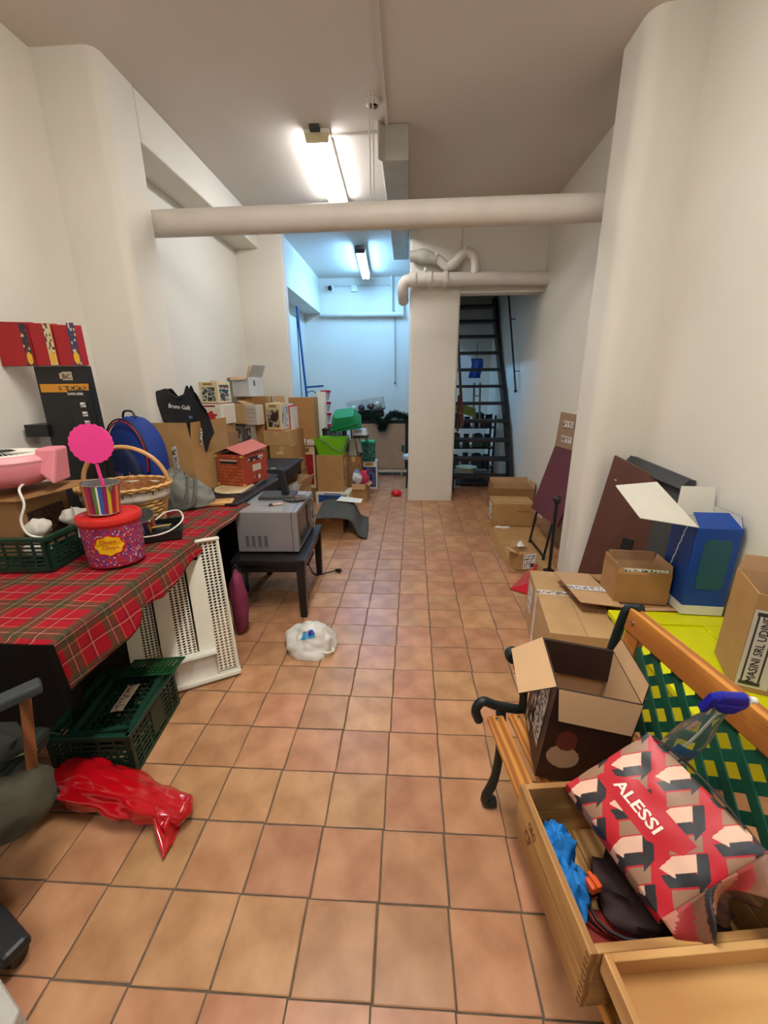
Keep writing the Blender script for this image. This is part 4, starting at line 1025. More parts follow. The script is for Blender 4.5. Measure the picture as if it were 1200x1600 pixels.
# candy tub
t, m = thing('candy_tub', 'round red lidded tub printed with sweets and a yellow flower badge', 'tub', (-1.335, 1.655, CZ+.004), 0)
def tubpaint(u, v):
    if v < .04 or v > .93: return (170, 26, 34)
    k = noise.noise(Vector((u*34, v*9, 1)))*.8+.5; k2 = rnd2(int(u*150), int(v*36), 4)
    if k2 > .93: return (214, 206, 200)
    return [(150, 24, 50), (60, 50, 130), (176, 40, 60), (130, 50, 120), (190, 60, 30), (84, 60, 140), (180, 30, 60)][int(max(0, min(.999, k))*7)]
mb = MB(m); mb.grid(lambda a, b: ((.112+.008*b)*math.cos(a*2*math.pi), (.112+.008*b)*math.sin(a*2*math.pi), .001+.195*b), 150, 36, cfn=tubpaint, cu=True)
mb.build('body', MATS['printed'], t, smooth=60)
MB(m).lathe([(.108, 0.0005), (.108, .002)], 36).build('base', RED, t)
RLID = mat('lid_red', (206, 40, 34), .35)
MB(m).lathe([(.121, .19), (.127, .196), (.128, .214), (.124, .222), (.112, .222), (.108, .216), (.001, .216)], 40, capb=False).build('lid', RLID, t, smooth=40)
def badge(rads, mt, nm, dr, cz=.105):
    mb = MB(m); ca = R(-62)
    ids = []
    for k in range(49):
        if k == 0: q, zz = 0, 0
        a = 2*math.pi*k/48; rr = rads*(1+.07*math.cos(8*a))
        th = ca+rr*1.25*math.cos(a)/.118; z = cz+rr*math.sin(a)
        Rr = .112+.008*z/.195+dr
        ids.append(mb.pt((Rr*math.cos(th), Rr*math.sin(th), z)))
    c = mb.pt(((.1165+dr)*math.cos(ca), (.1165+dr)*math.sin(ca), cz))
    for k in range(48): mb.poly((c, ids[k], ids[k+1]))
    mb.build(nm, mt, t)
badge(.048, RLID, 'badge_border', .0022, ); badge(.042, mat('badge_yellow', (236, 186, 24), .4), 'badge', .0040)
def curved_text(t, m, txt, th0, z0, wd, ht, r0, mtl, slope=0):
    o = lettering(t, txt, m, wd, ht, mtl, ext=.0002)
    for v in o.data.vertices:
        x, y, z = v.co; a = th0+x/r0
        v.co = Vector(((r0+z)*math.cos(a), (r0+z)*math.sin(a), z0+y+slope*x))
    # coordinates above are in the thing's own frame
    return o
def ltext(txt, dth, z, wd, ht):
    r0 = .1245
    cu = lettering(t, txt, ROOT[t.name], wd, ht, mat('sweet_red', (180, 24, 30), .5), ext=.0002)
    for v in cu.data.vertices:
        x, y, zz = v.co; a = R(-62)+dth+x/r0
        v.co = Vector(((r0+zz)*math.cos(a), (r0+zz)*math.sin(a), z+y))
ltext('Chupa', -.27, .112, .062, .022); ltext('Chups', -.22, .086, .062, .022)

# striped tins
STR = [(200, 150, 40), (170, 30, 80), (120, 26, 70), (90, 130, 50), (226, 226, 220), (30, 96, 160), (130, 30, 90), (190, 180, 40), (150, 30, 60), (210, 110, 40)]
SW = [.06, .15, .05, .09, .04, .08, .10, .07, .12, .05]
def stripes(u, v):
    u = (u*3.0) % 1; s = 0
    tot = sum(SW)
    for c, wd in zip(STR, SW):
        s += wd/tot
        if u < s: return c
    return STR[-1]
def tin(label, loc, rx, ry, r, h, nm='tin'):
    t, m = thing(nm, label, 'tin', loc, 0, None, rx, ry)
    mb = MB(m); mb.grid(lambda a, b: ((r+.16*r*b)*math.cos(a*2*math.pi), (r+.16*r*b)*math.sin(a*2*math.pi), h*b), 120, 2, cfn=lambda u, v: stripes(u, v), cu=True)
    mb.build('wall', MATS['printed'], t, smooth=60)
    mb = MB(m); mb.grid(lambda a, b: ((r+.16*r*b-.002)*math.cos(-a*2*math.pi), (r+.16*r*b-.002)*math.sin(-a*2*math.pi), h*b), 40, 1, cu=True); mb.lathe([(r-.001, .001), (.001, .001)], 32, capb=False, capt=False)
    mb.build('lining', mat('tin_grey', (170, 170, 165), .35, metal=.6), t, smooth=60)
    for z, rr in ((0, r), (h, r*1.16)): MB(m).tube([(rr*math.cos(a), rr*math.sin(a), z) for a in [k*math.pi/16 for k in range(33)]], .0025, 6).build('rim', CHROME, t, smooth=60)
    MB(m @ rm((r*1.14*math.cos(-.4), r*1.14*math.sin(-.4), h*.9))).box(-.006, .006, -.01, .01, -.01, .01).build('ear', CHROME, t, bevel=.003)
    return t, m
t, m = tin('striped tin pail standing on the lid of the candy tub', (-1.352, 1.655, CZ+.233), 0, 4, .062, .13)
t, m = tin('striped tin pail tipped over beside the wicker basket', (-1.365, 1.93, CZ+.055), 28, 14, .045, .10)
t, m = thing('flyswatter', 'bright pink paddle with a scalloped round head standing in the striped tin', 'paddle', (-1.345, 1.66, CZ+.236))
PK2 = mat('hot_pink', (248, 64, 150), .45, var=.03)
mb = MB(frame((-1.345, 1.655, 1.285), (1, .1, 0), (-.03, .05, 1)))
pr_ = [((.090+.0022*math.cos(20*a))*math.cos(a)*1.02, (.083+.0022*math.cos(20*a))*math.sin(a)) for a in [2*math.pi*k/84 for k in range(84)]]
mb.prism(pr_, -.003, .003); mb.build('head', PK2, t, smooth=30)
MB().hexa([(-1.333, 1.650, 1.02), (-1.315, 1.650, 1.02), (-1.315, 1.656, 1.02), (-1.333, 1.656, 1.02), (-1.347, 1.652, 1.22), (-1.335, 1.652, 1.22), (-1.335, 1.658, 1.22), (-1.347, 1.658, 1.22)]).build('handle', PK2, t, bevel=.0015)

# wicker basket
WIC = mat('wicker', (206, 160, 96), .6, var=.15, scale=30, bump=.3, bscale=90)
WICD = mat('wicker_dark', (150, 96, 48), .65, var=.25, scale=60, bump=.6, bscale=160)
t, m = thing('wicker_basket', 'woven wicker basket with a tall arched handle and white cloth lining', 'basket', (-1.60, 2.15, CZ), 8)
def basketR(b): return .165+.065*b
mb = MB(m)
NS = 36
for row in range(9):
    z = .008+.021*row
    pts = []
    for k in range(NS*2+1):
        a = 2*math.pi*k/(NS*2); rr = basketR(z/.24)+.005*math.sin(a*NS/2+math.pi*(row % 2))
        pts.append((rr*math.cos(a), rr*.88*math.sin(a), z))
    mb.tube(pts, .0085, 6, cap=False)
o = mb.build('woven_wall', WIC, t, smooth=60); o['kind'] = 'stuff'
mb = MB(m)
for k in range(NS):
    a = 2*math.pi*k/NS; mb.tube([((.163)*math.cos(a), .163*.88*math.sin(a), 0.004), (.225*math.cos(a), .225*.88*math.sin(a), .22)], .004, 5)
o = mb.build('stakes', WICD, t); o['kind'] = 'stuff'
MB(m).lathe([(.160, .003), (.160, .012)], 32, M=Matrix.Diagonal((1, .88, 1, 1))).build('base', WICD, t)
MB(m).grid(lambda a, b: ((.218+.004*math.sin(a*60))*math.cos(a*2*math.pi), (.218+.004*math.sin(a*60))*.88*math.sin(a*2*math.pi), .165+.055*b), 90, 3, cu=True).build('cloth_lining', mat('lining_cloth', (210, 200, 186), .8), t, smooth=60, solid=.012)
mb = MB(m)
for k, (rr, zz) in enumerate(((.236, .228), (.228, .238), (.240, .238))): mb.tube([(rr*math.cos(a), rr*.88*math.sin(a), zz+.003*math.sin(a*26+k*2)) for a in [j*math.pi/48 for j in range(97)]], .0075, 6)
mb.build('rim', WIC, t, smooth=60)
MB(m).grid(lambda a, b: ((.222-.06*b)*math.cos(-a*2*math.pi), (.222-.06*b)*.88*math.sin(-a*2*math.pi), .235-.10*b), 60, 8, cu=True).build('inner_weave', WICD, t, smooth=60)
MB(m).lathe([(.165, .135), (.001, .135)], 30, capb=False, capt=False, M=Matrix.Diagonal((1, .88, 1, 1))).build('cushion_bottom', WICD, t)
pts = [(.232*math.cos(a), .02, .23+.215*math.sin(a)) for a in [k*math.pi/20 for k in range(21)]]
MB(m).tube(pts, .012, 10).build('handle', mat('cane', (200, 150, 96), .45, var=.1), t, smooth=60)
# black grapes-like beads / scarf and small tray
t, m = thing('decor_bunch', 'small bunch of glossy black beads beside the tipped tin', 'beads', (-1.46, 1.94, CZ+.08))
BEAD = mat('bead_black', (30, 28, 30), .25)
for i in range(16):
    c = (-1.46+random.uniform(-.05, .05), 1.93+random.uniform(-.03, .03), CZ+.13+random.uniform(-.035, .035))
    MB(rm(c)).lathe([(.012*math.cos(a), .012*math.sin(a)) for a in [(-.49+.14*k)*math.pi for k in range(8)]], 10).build('bead', BEAD, t, smooth=60)
MB().tube([(-1.46, 1.93, CZ+.02), (-1.46, 1.93, CZ+.14)], .006, 6).build('stem', BLK, t)
t, m = thing('black_tray', 'square black tray holding a pencil and small pads on the tartan cloth', 'tray', (-1.36, 1.98, CZ), 28)
MB(m).box(-.13, .13, -.12, .12, 0, .006).build('base', BLK, t)
for a in ((-.13, .13, -.125, -.118), (-.13, .13, .118, .125), (-.135, -.128, -.12, .12), (.128, .135, -.12, .12)): MB(m).box(*a, 0, .05).build('rim', BLK, t, bevel=.002)
MB(m @ rm((.02, -.05, .0565), 8, 0, 8)).box(-.06, .06, -.035, .035, -.008, .006).build('pad', DGREY, t, bevel=.003)
MB().tube([m @ Vector((-.03, -.10, .068)), m @ Vector((.09, -.07, .068))], .0035, 6).build('pencil', mat('pencil_yellow', (200, 160, 70), .5), t)
MB().tube([m @ Vector(p) for p in ((-.12, -.13, .07), (-.04, -.155, .045), (.07, -.14, .05), (.145, -.06, .08), (.13, .03, .11), (.06, .06, .10), (.01, .04, .07))], .004, 8, smooth=6).build('white_loop', WHT, t, smooth=60)

# backpack
BLU = mat('backpack_blue', (22, 52, 130), .7, var=.12, bump=.1, bscale=200)
t, m = thing('backpack', 'blue and black school backpack with red piping standing behind the basket', 'backpack', (-1.84, 2.66, CZ), -10)
def bp(w, d, h, k): 
    def fn(a, b):
        th = a*2*math.pi
        cx, sy = math.cos(th), math.sin(th); e = .62
        x = math.copysign(abs(cx)**e, cx)*w; y = math.copysign(abs(sy)**e, sy)*d
        zt = b*h; s = (1-max(0, (b-.45)/.55)**2.4)**.5 if b < 1 else 0.02
        return (x*max(.02, s), y*(.35+.65*max(.0, s)), zt+.01*noise.noise(Vector((x*9, y*9, b*5+k))))
    return fn
mb = MB(m); mb.grid(bp(.19, .11, .58, 0), 40, 30, cu=True); mb.build('main_body', BLU, t, smooth=70)
mb = MB(m @ rm((-.03, -.10, 0))); mb.grid(bp(.15, .06, .40, 2), 36, 24, cu=True); mb.build('front_pocket', mat('backpack_navy', (18, 32, 70), .7, var=.2), t, smooth=70)
def pock(u, v):
    x, y = (u-.5)*2, (v-.5)*2
    for k, c in ((0, (190, 60, 50)), (1, (120, 150, 190)), (2, (200, 190, 180))):
        if abs(math.sin(4*math.atan2(y, x)+k)+.3*noise.noise(Vector((u*7, v*7, k)))) < .14 and x*x+y*y < .9: return c
    return (24, 40, 96)
decal(t, 'print_patch', frame(m @ Vector((-.12, -.162, .04)), m.to_3x3() @ Vector((1, 0, 0)), Vector((0, 0, 1))), 0, 0, .18, .20, pock, 40, 40, off=.004)
for r0, mt in ((.155, 'red_pipe'), (.168, 'black_pipe')):
    pts = [(.01+r0*math.cos(a)*1.0, -.105, .32+(r0+.08)*math.sin(a)) for a in [k*math.pi/16 for k in range(-2, 17)]]
    MB(m).tube(pts, .005, 6).build('piping', mat(mt, (180, 36, 40) if 'red' in mt else (20, 20, 24), .5), t, smooth=60)
MB(m).tube([(-.05, -.02, .57), (-.03, -.02, .61), (.03, -.02, .61), (.05, -.02, .57)], .007, 6, smooth=4).build('grab_loop', BLK, t, smooth=60)
for x in (-.13, .07): MB(m).tube([(x, -.168, .03), (x, -.168, .24)], .004, 6).build('strap', mat('strap_orange', (170, 80, 50), .6), t)
t, m = thing('pen_bundle', 'few small bottles standing between display stand and backpack', 'bottle', (-1.82, 2.45, CZ))
for i, (x, c) in enumerate(((-1.86, (120, 120, 124)), (-1.81, (190, 190, 190)))):
    MB(rm((x+.12, 2.42, CZ))).lathe([(.014, 0), (.014, .18), (.008, .20), (.008, .235)], 12).build('bottle', mat('small_bottle%d' % i, c, .3), t, smooth=40)

# grey cloth bag and board
GRYB = mat('bag_grey', (116, 116, 108), .75, var=.1, bump=.15)
t, m = thing('tote_bag', 'limp grey fabric bag with long handles slumped on the tartan cloth', 'bag', (-1.50, 2.60, CZ), -12)
def slump(a, b):
    th = a*2*math.pi; cx, sy = math.cos(th), math.sin(th)
    h = .22*(1-.55*(cx*.5+.5))
    z = h*math.sin(b*math.pi/2); s = (1-b**3)**.5 if b < 1 else .01
    n = noise.noise(Vector((cx*2, sy*2, b*3)))
    return (cx*.18*(s+.06*n), sy*.13*(s+.1*n), max(0.001, z+.03*n*b))
mb = MB(m); mb.grid(slump, 48, 22, cu=True); mb.build('body', GRYB, t, smooth=70)
for k, (x0, x1) in enumerate(((-.04, .06), (-.10, .0))):
    pts = [(x0-.02, .02, .235), (x0, -.07, .19), (x0+.02, -.125, .10), (x0+.04, -.145, .02), (x0+.09, -.15, .008), (x1+.08, -.135, .04), (x1+.08, -.09, .12), (x1+.02, .0, .19)]
    q = catmull([m @ Vector(p) for p in pts], 5); b2 = MB()
    b2.tube(q, .016, 8, flat=.22); b2.build('handle', mat('bag_strap', (92, 92, 84), .75), t, smooth=60)
t, m = thing('cutting_board', 'small pale wooden cutting board beside the grey bag', 'cutting board', (-1.33, 2.60, CZ), 14)
MB(m).box(-.14, .13, -.055, .06, -.006, .014).build('board', wood('board_wood', (216, 168, 104), (184, 130, 72), 'x'), t, bevel=.004)
MB(m @ rm((.10, 0, .0145))).lathe([(.012, 0), (.008, .0012)], 12).build('hole_ring', WICD, t)
t, m = thing('round_board', 'round pale wooden board under the orange house-shaped box', 'board', (-1.375, 3.07, .732))
MB(m).lathe([(.155, 0), (.16, .006), (.155, .016)], 40).build('board', mat('pale_wood', (220, 200, 160), .5, var=.08), t, smooth=30)
MB(m).lathe([(.130, .0165), (.128, .018)], 40).build('inner_face', mat('pale_wood2', (206, 184, 140), .5), t)

# big open box and black tote
t, m = carton('large open cardboard box marked FORTE with a black tote bag in it', (-1.710, 3.150, .735), -3, .31, .55, .41, {'f': (.125, 3), 'r': (.125, 5), 'b': (.10, 10), 'l': (.05, -8)}, ci=0)
F = face(m, .31, .55, .41, 'f')
decal(t, 'label', F, .15, .18, .19, .37, lambda u, v: (212, 208, 198) if rnd2(int(u*2), int(v*14), 1) > .1 else (150, 110, 70), 6, 20)
lettering(t, 'FORTE', F @ Matrix.Translation((.185, .20, .003)) @ Matrix.Rotation(R(90), 4, 'Z'), .15, .028, INK)
F = face(m, .31, .55, .41, 'r')
decal(t, 'label', F @ Matrix.Rotation(R(-18), 4, 'Z'), -.03, .38, .0, .50, paper_label(8), 8, 16, off=.012)
BAGB = mat('tote_black', (34, 36, 38), .55, var=.1, bump=.1)
t, m = thing('tote_bag', 'black shopping bag with a white script slogan sticking out of the large box', 'bag', (-1.68, 3.06, .745), -6)
TOP = [(-.21, .70), (-.17, .745), (-.08, .76), (-.02, .70), (.04, .715), (.085, .785), (.11, .73), (.17, .62), (.215, .545)]
def ttop(x):
    for (a, p), (b, q) in zip(TOP[:-1], TOP[1:]):
        if x <= b: k = max(0, (x-a)/(b-a)); k = k*k*(3-2*k); return p+(q-p)*k
    return TOP[-1][1]
def tote(a, b):
    th = a*2*math.pi; cx, sy = math.cos(th), math.sin(th)
    spread = .115+.10*max(0, min(1, (b-.50)/.3))
    X = cx*1.0; x = X*spread; dpt = (.075-.052*b)
    n = noise.noise(Vector((x*7, sy*2, b*5)))
    z = ttop(X*.21)*b if b > .5 else .62*b+(ttop(X*.21)-.62)*b*(b/.5)**2*.5
    return (x+.006*n, sy*dpt+.012*n-.11*max(0, b-.6), ttop(X*.21)*b)
mb = MB(m); mb.grid(tote, 90, 30, cu=True); mb.build('body', BAGB, t, smooth=80)
fm = frame(m @ Vector((-.075, -.088, .625)), m.to_3x3() @ Vector((1, 0, -.10)), Vector((0, 0.12, 1)))
lettering(t, 'Bruno Galli', fm, .17, .03, INKW); lettering(t, 'BG', fm @ Matrix.Translation((.17, -.06, .006)), .025, .02, mat('tote_blue', (120, 150, 190), .6))
MB(m).tube([(-.10, -.045, .74), (-.06, -.07, .72), (.02, -.07, .69), (.07, -.045, .75)], .006, 6, smooth=4).build('handle', BAGB, t, smooth=60)

# orange house box
def brick_wall(u, v):
    if .14 < u < .80 and .72 < v < .86: return (30, 28, 34) if v < .81 else (206, 200, 190)
    g = (v*9) % 1; c = (u*5+(.5 if int(v*9) % 2 else 0)) % 1
    if g < .10 or c < .06: return (96, 40, 26)
    return (176, 84, 50) if rnd2(int(u*5), int(v*9), 3) > .5 else (160, 70, 42)
def side_print(u, v):
    if .35 < u < .72 and .40 < v < .62: return (210, 196, 180)
    if (u-.55)**2*2+(v-.2)**2*3 < .035: return (214, 206, 196) if rnd2(int(u*9), int(v*12), 5) > .4 else (150, 40, 30)
    if .2 < u < .85 and .76 < v < .90: return (60, 40, 44) if rnd2(int(u*14), int(v*20), 2) > .35 else (214, 206, 196)
    return (168, 62, 40)
t, m = thing('novelty_box', 'orange brick-printed box with a sloped roof on the round board', 'box', (-1.375, 3.275, .7505), -14)
ORB = mat('orange_card', (176, 76, 48), .55)
w_, d_, h_ = .24, .34, .25
MB(m).box(-w_/2, w_/2, -d_/2, d_/2, 0, h_).build('body', ORB, t, bevel=.002)
decal(t, 'print_panel', face(m, w_, d_, h_, 'f'), .005, .005, w_-.005, h_-.005, brick_wall, 60, 54, off=.002)
decal(t, 'print_panel', face(m, w_, d_, h_, 'r'), .005, .005, d_-.005, h_-.005, side_print, 50, 40, off=.002)
MB(m).slab((w_/2+.02, -d_/2-.01, h_+.005), (w_/2+.02, d_/2, h_+.03), (-.01, d_/2, h_+.085), (-.01, -d_/2-.01, h_+.055), .004).build('roof_flap', mat('roof_rose', (190, 96, 78), .55), t)
MB(m).slab((-.012, -d_/2-.01, h_+.05), (-.012, d_/2, h_+.08), (-w_/2-.01, d_/2, h_+.005), (-w_/2-.01, -d_/2-.01, h_+.005), .004).build('roof_flap', DKB, t)
for x in (-w_/2, w_/2): 
    for z in (.0, h_-.02): MB(m @ rm((x, -d_/2, z))).box(-.012, .012, -.006, .01, 0, .02).build('corner_piece', mat('brass_card', (206, 160, 70), .5), t, bevel=.002)

# boxes stacked at the back left ----------------------------------------------
def panet(label, loc, rz, w, d, h, body, pf, pr2, band=(150, 110, 60), handle=True):
    t, m = thing('gift_box', label, 'box', loc, rz)
    MB(m).box(-w/2, w/2, -d/2, d/2, 0, h).build('body', body, t, bevel=.003)
    decal(t, 'print_panel', face(m, w, d, h, 'f'), w*.08, h*.08, w*.92, h*.80, pf, 30, 30)
    decal(t, 'print_panel', face(m, w, d, h, 'r'), d*.08, h*.06, d*.92, h*.92, pr2, 30, 30)
    decal(t, 'title_band', face(m, w, d, h, 'f'), w*.25, h*.85, w*.75, h*.94, lambda u, v: band, 4, 2)
    if handle: MB(m).box(-w*.2, w*.2, -.006, .006, h, h+.012).build('handle', body, t)
    return t, m
CREAM = mat('cream_card', (214, 196, 150), .6)
carton('plain brown carton hidden low behind the large FORTE box', (-1.98, 4.15, .735), 0, .30, .34, .33, None, ci=3)
carton('brown carton under the red-flower box against the left wall', (-1.98, 4.20, 1.066), 4, .26, .26, .09, None, ci=1)
panet('white gift box with a red flower, under the green-picture gift box', (-1.97, 4.18, 1.157), -8, .27, .24, .195, WHITEC, lambda u, v: (176, 24, 30) if ((u-.5)**2+(v-.45)**2) < .10*(1+.4*math.sin(6*math.atan2(v-.45, u-.5))) else (216, 200, 180), lambda u, v: (216, 200, 180), (150, 30, 30), False)
t, m = panet('cream gift box with dark green pictures, topmost by the left wall', (-1.955, 4.17, 1.353), -14, .215, .20, .21, CREAM, photo([(30, 40, 32), (60, 70, 60), (200, 196, 186), (40, 50, 40), (120, 110, 100)], (214, 200, 160), 4), photo([(60, 80, 60), (110, 60, 50), (206, 200, 190), (40, 70, 90)], (226, 214, 190), 7))
MB(m).box(-.11, .11, -.102, .102, 0, .008).build('base_band', REDC, t)
carton('large brown carton on the floor, lowest of the stack in the left corner', (-1.90, 4.93, 0), 2, .44, .50, .44, None, ci=3)
carton('brown carton second from the floor in the left corner stack', (-1.92, 4.93, .441), -2, .42, .48, .42, None, ci=1)
for i, x in enumerate((-2.0, -1.88)):
    t, m = thing('paper_bag', ('grey paper bag with a dark print between the cartons, left one', 'white striped paper bag between the cartons, right one')[i], 'bag', (x, 4.80, .862), -6)
    MB(m).hexa([(-.05, -.05, 0), (.05, -.05, 0), (.05, .05, 0), (-.05, .05, 0), (-.055, -.03, .235), (.055, -.03, .225), (.055, .03, .225), (-.055, .03, .235)]).build('body', mat('bagpaper%d' % i, ((120, 104, 96), (190, 180, 168))[i], .8), t, bevel=.003)
    decal(t, 'print_panel', face(m, .1, .104, .23, 'f') , .01, .02, .09, .2, photo([(90, 60, 60), (40, 40, 44), (170, 160, 150)], (130, 116, 104), i+3), 10, 16, off=.01)
t, m = carton('brown carton in the left corner stack behind the paper bags', (-1.93, 4.99, .862), 3, .38, .28, .24, None, ci=1)
t, m = carton('tan carton with an open top flap, upper left corner stack', (-1.99, 4.86, 1.103), -10, .26, .28, .225, {'b': (.12, -10), 'r': (.1, -70), 'l': (.05, -80), 'f': (.05, -85)}, ci=2)
t, m = thing('gift_box', 'pale grey box standing at the right of the tan carton in the left corner stack', 'box', (-1.80, 4.78, 1.09), -16)
MB(m).box(-.075, .075, -.07, .07, 0, .225).build('body', mat('pale_box', (196, 184, 168), .6), t, bevel=.003)
for k in range(4): MB(m).box(-.06, .06, -.072, -.0705, .04+.045*k, .043+.045*k).build('score_line', CARD[3], t)
t, m = carton('brown carton behind the pale grey box, under the white open carton', (-1.82, 5.02, 1.103), 0, .26, .24, .30, None, ci=3)
t, m = carton('white carton with tan open flaps, highest of all the stacked boxes', (-1.93, 4.99, 1.405), -18, .24, .26, .215, {'l': (.09, 96), 'b': (.15, 20), 'f': (.06, 118), 'r': (.15, 28)}, outm=mat('white_box_grey', (196, 196, 194), .6), inm=CARDIN)
decal(t, 'label', face(m, .24, .26, .215, 'r'), .08, .12, .12, .18, lambda u, v: (110, 110, 112), 3, 3)
t, m = carton('brown open-topped carton between the white carton and the framed-picture box', (-1.65, 5.20, .98), 6, .16, .20, .34, {'b': (.08, 5), 'l': (.05, 10)}, ci=3)
# middle stack
t, m = carton('flat white carton with a printed label, low in the middle stack', (-1.50, 4.95, .52), 2, .34, .36, .12, None, ci=0)
label_on(t, m, .34, .36, .12, 'f', .08, .01, .32, .10)
carton('brown carton on the floor at the bottom of the middle stack', (-1.50, 4.98, 0), 0, .36, .40, .52, None, ci=3)
t, m = carton('brown carton with a tape handle, under the upper brown carton in the middle stack', (-1.535, 4.97, .642), 3, .28, .34, .19, None, ci=0)
label_on(t, m, .28, .34, .19, 'f', .08, .09, .16, .12, lambda u, v: (206, 186, 150), 2, 2)
t, m = carton('brown carton directly beneath the framed-picture gift box', (-1.57, 4.98, .834), -4, .31, .34, .175, None, ci=2)
t, m = panet('cream gift box with a framed dark picture on the middle stack', (-1.585, 4.95, 1.011), -14, .20, .19, .315, CREAM, photo([(50, 34, 28), (190, 176, 160), (90, 40, 40), (40, 30, 30)], (206, 184, 120), 11), photo([(170, 170, 180), (206, 200, 196), (120, 120, 140)], (206, 200, 190), 13))
MB(m).box(-.102, .102, -.097, .097, 0, .008).build('base_band', REDC, t)
t, m = thing('file_folder', 'upright white and red folders behind the framed-picture box', 'folder', (-1.47, 5.15, 1.01), -6)
for i, c in enumerate(((220, 224, 230), (206, 60, 64), (214, 210, 204))): MB(m).box(-.04+.03*i, -.014+.03*i, -.1, .1, 0, .30-.02*i).build('folder', mat('folder%d' % i, c, .5), t, bevel=.002)
carton('brown carton standing on end, supporting the upright folders', (-1.44, 5.24, 0), 0, .15, .2, 1.008, None, ci=3)
# papers carton behind microwave
t, m = carton('open cardboard box filled with white papers behind the microwave', (-1.26, 4.22, 0), -8, .30, .36, .46, {'r': (.14, 20), 'b': (.12, 0), 'l': (.08, 40), 'f': (.1, 140)}, ci=2)
for i in range(5): MB(m @ rm((-.05+.03*i, 0, .12+.0*i), 0, 8-4*i, 0)).box(-.004, .004, -.14, .14, 0, .36+.015*(i % 3)).build('paper', mat('paper_lilac', (206, 202, 214), .6) if i % 2 else WHITEC, t)
# tall carton and red picture box
t, m = carton('low dark carton on the floor under the red cake box', (-1.40, 5.45, 0), 0, .32, .3, .19, None, ci=3)
t, m = panet('cream box with a big red cake picture under the tall carton', (-1.39, 5.44, .192), 2, .28, .26, .575, CREAM, photo([(150, 20, 34), (176, 30, 40), (120, 16, 30), (190, 60, 70)], (160, 24, 36), 17), photo([(206, 190, 160), (180, 160, 130)], (206, 190, 160), 5), (150, 100, 50), False)
t, m = carton('tall narrow brown carton standing on the red cake box', (-1.375, 5.42, .769), 2, .325, .28, .61, None, ci=1)
label_on(t, m, .325, .28, .61, 'f', .13, .01, .19, .09); label_on(t, m, .325, .28, .61, 'f', .21, .01, .30, .08)
t, m = thing('foam_board', 'narrow white foam panel standing behind the tall brown carton', 'panel', (-1.16, 5.75, 0))
MB().box(-1.30, -1.17, 5.86, 5.90, 0, 1.44).build('panel', WHT, t, bevel=.004)
MB().box(-1.185, -1.18, 5.857, 5.859, .3, 1.3).build('edge_strip', BLUF, t)
# green bucket stack
t, m = panet('low box with a blue picture on its side at the bottom of the bucket stack', (-1.0, 5.36, 0), -3, .46, .32, .155, WHITEC, photo([(20, 60, 140), (30, 90, 160), (16, 40, 110), (60, 90, 70)], (30, 90, 160), 21), photo([(206, 170, 80), (226, 210, 160), (180, 120, 60)], (226, 210, 170), 3), (30, 90, 160), False)
t, m = carton('square brown carton carrying the lime green bucket', (-1.03, 5.42, .157), -2, .36, .34, .485, None, ci=0)
decal(t, 'print_panel', face(m, .36, .34, .485, 'r'), .03, .02, .26, .44, photo([(206, 180, 130), (150, 90, 50), (226, 210, 170), (90, 60, 50)], (206, 176, 120), 31), 20, 30)
LIME = mat('lime_bucket', (112, 186, 28), .4, var=.04)
t, m = thing('bucket', 'lime green plastic bucket with a grey carrying handle', 'bucket', (-1.03, 5.42, .643))
def rect_ring(w, d, z, rr=.04, n=6):
    P_ = []
    for cx, cy, a0 in ((w-rr, d-rr, 0), (-w+rr, d-rr, 90), (-w+rr, -d+rr, 180), (w-rr, -d+rr, 270)):
        for k in range(n+1): a = R(a0+90*k/n); P_.append((cx+rr*math.cos(a), cy+rr*math.sin(a), z))
    return P_
def rect_vessel(m, w0, d0, w1, d1, h, th=.004, curve=0):
    mb = MB(m)
    rings = [rect_ring(w0, d0, 0), rect_ring(w1, d1, h), rect_ring(w1+.008, d1+.008, h), rect_ring(w1+.008, d1+.008, h-.012), rect_ring(w1-th, d1-th, h-.001), rect_ring(w0-th, d0-th, th)]
    ids = [[mb.pt((p[0], p[1], p[2]+curve*(p[0]/w1)**2*(1 if p[2] > .02 else 0))) for p in r] for r in rings]
    mb.poly(ids[0][::-1]); mb.skin(ids[0], ids[3]); mb.skin(ids[3], ids[2]); mb.skin(ids[2], ids[4]); mb.skin(ids[4], ids[5]); mb.poly(ids[5])
    return mb
rect_vessel(m, .17, .12, .215, .15, .20, curve=.03).build('body', LIME, t, smooth=50)
MB(m).tube([(-.12, -.155, .21), (-.04, -.165, .17), (.05, -.168, .10), (.16, -.166, .06), (.19, -.15, .10), (.21, -.1, .22)], .011, 8, smooth=5, flat=.5).build('handle', mat('handle_grey', (96, 110, 104), .5), t, smooth=60)
carton('brown carton behind the bucket stack carrying the black basket', (-1.03, 5.80, 0), 0, .34, .32, .80, None, ci=3)
t, m = crate('black plastic basket behind the lime green bucket', (-1.04, 5.76, .802), 0, .30, .26, .15, mtl=BLK, rows=5)
GLID = mat('tub_green', (24, 138, 84), .4, var=.05)
t, m = thing('plastic_tub', 'emerald green plastic tub lying tilted on the pile', 'tub', (-.86, 5.60, .965), 0, None, 18, -12)
rect_vessel(m @ rm((0.04, -.02, .22), 0, 180+14, 6), .13, .10, .20, .15, .17).build('body', GLID, t, smooth=50)
MB(m).slab((-.17, -.16, .05), (.20, -.16, .075), (.20, -.18, .10), (-.17, -.18, .08), .006).build('rim_lip', GLID, t)
t, m = carton('brown carton beneath the grey appliance at the pile edge', (-.76, 5.70, 0), 0, .20, .30, .58, None, ci=3)
GR2 = mat('warm_grey', (150, 144, 130), .5, var=.1)
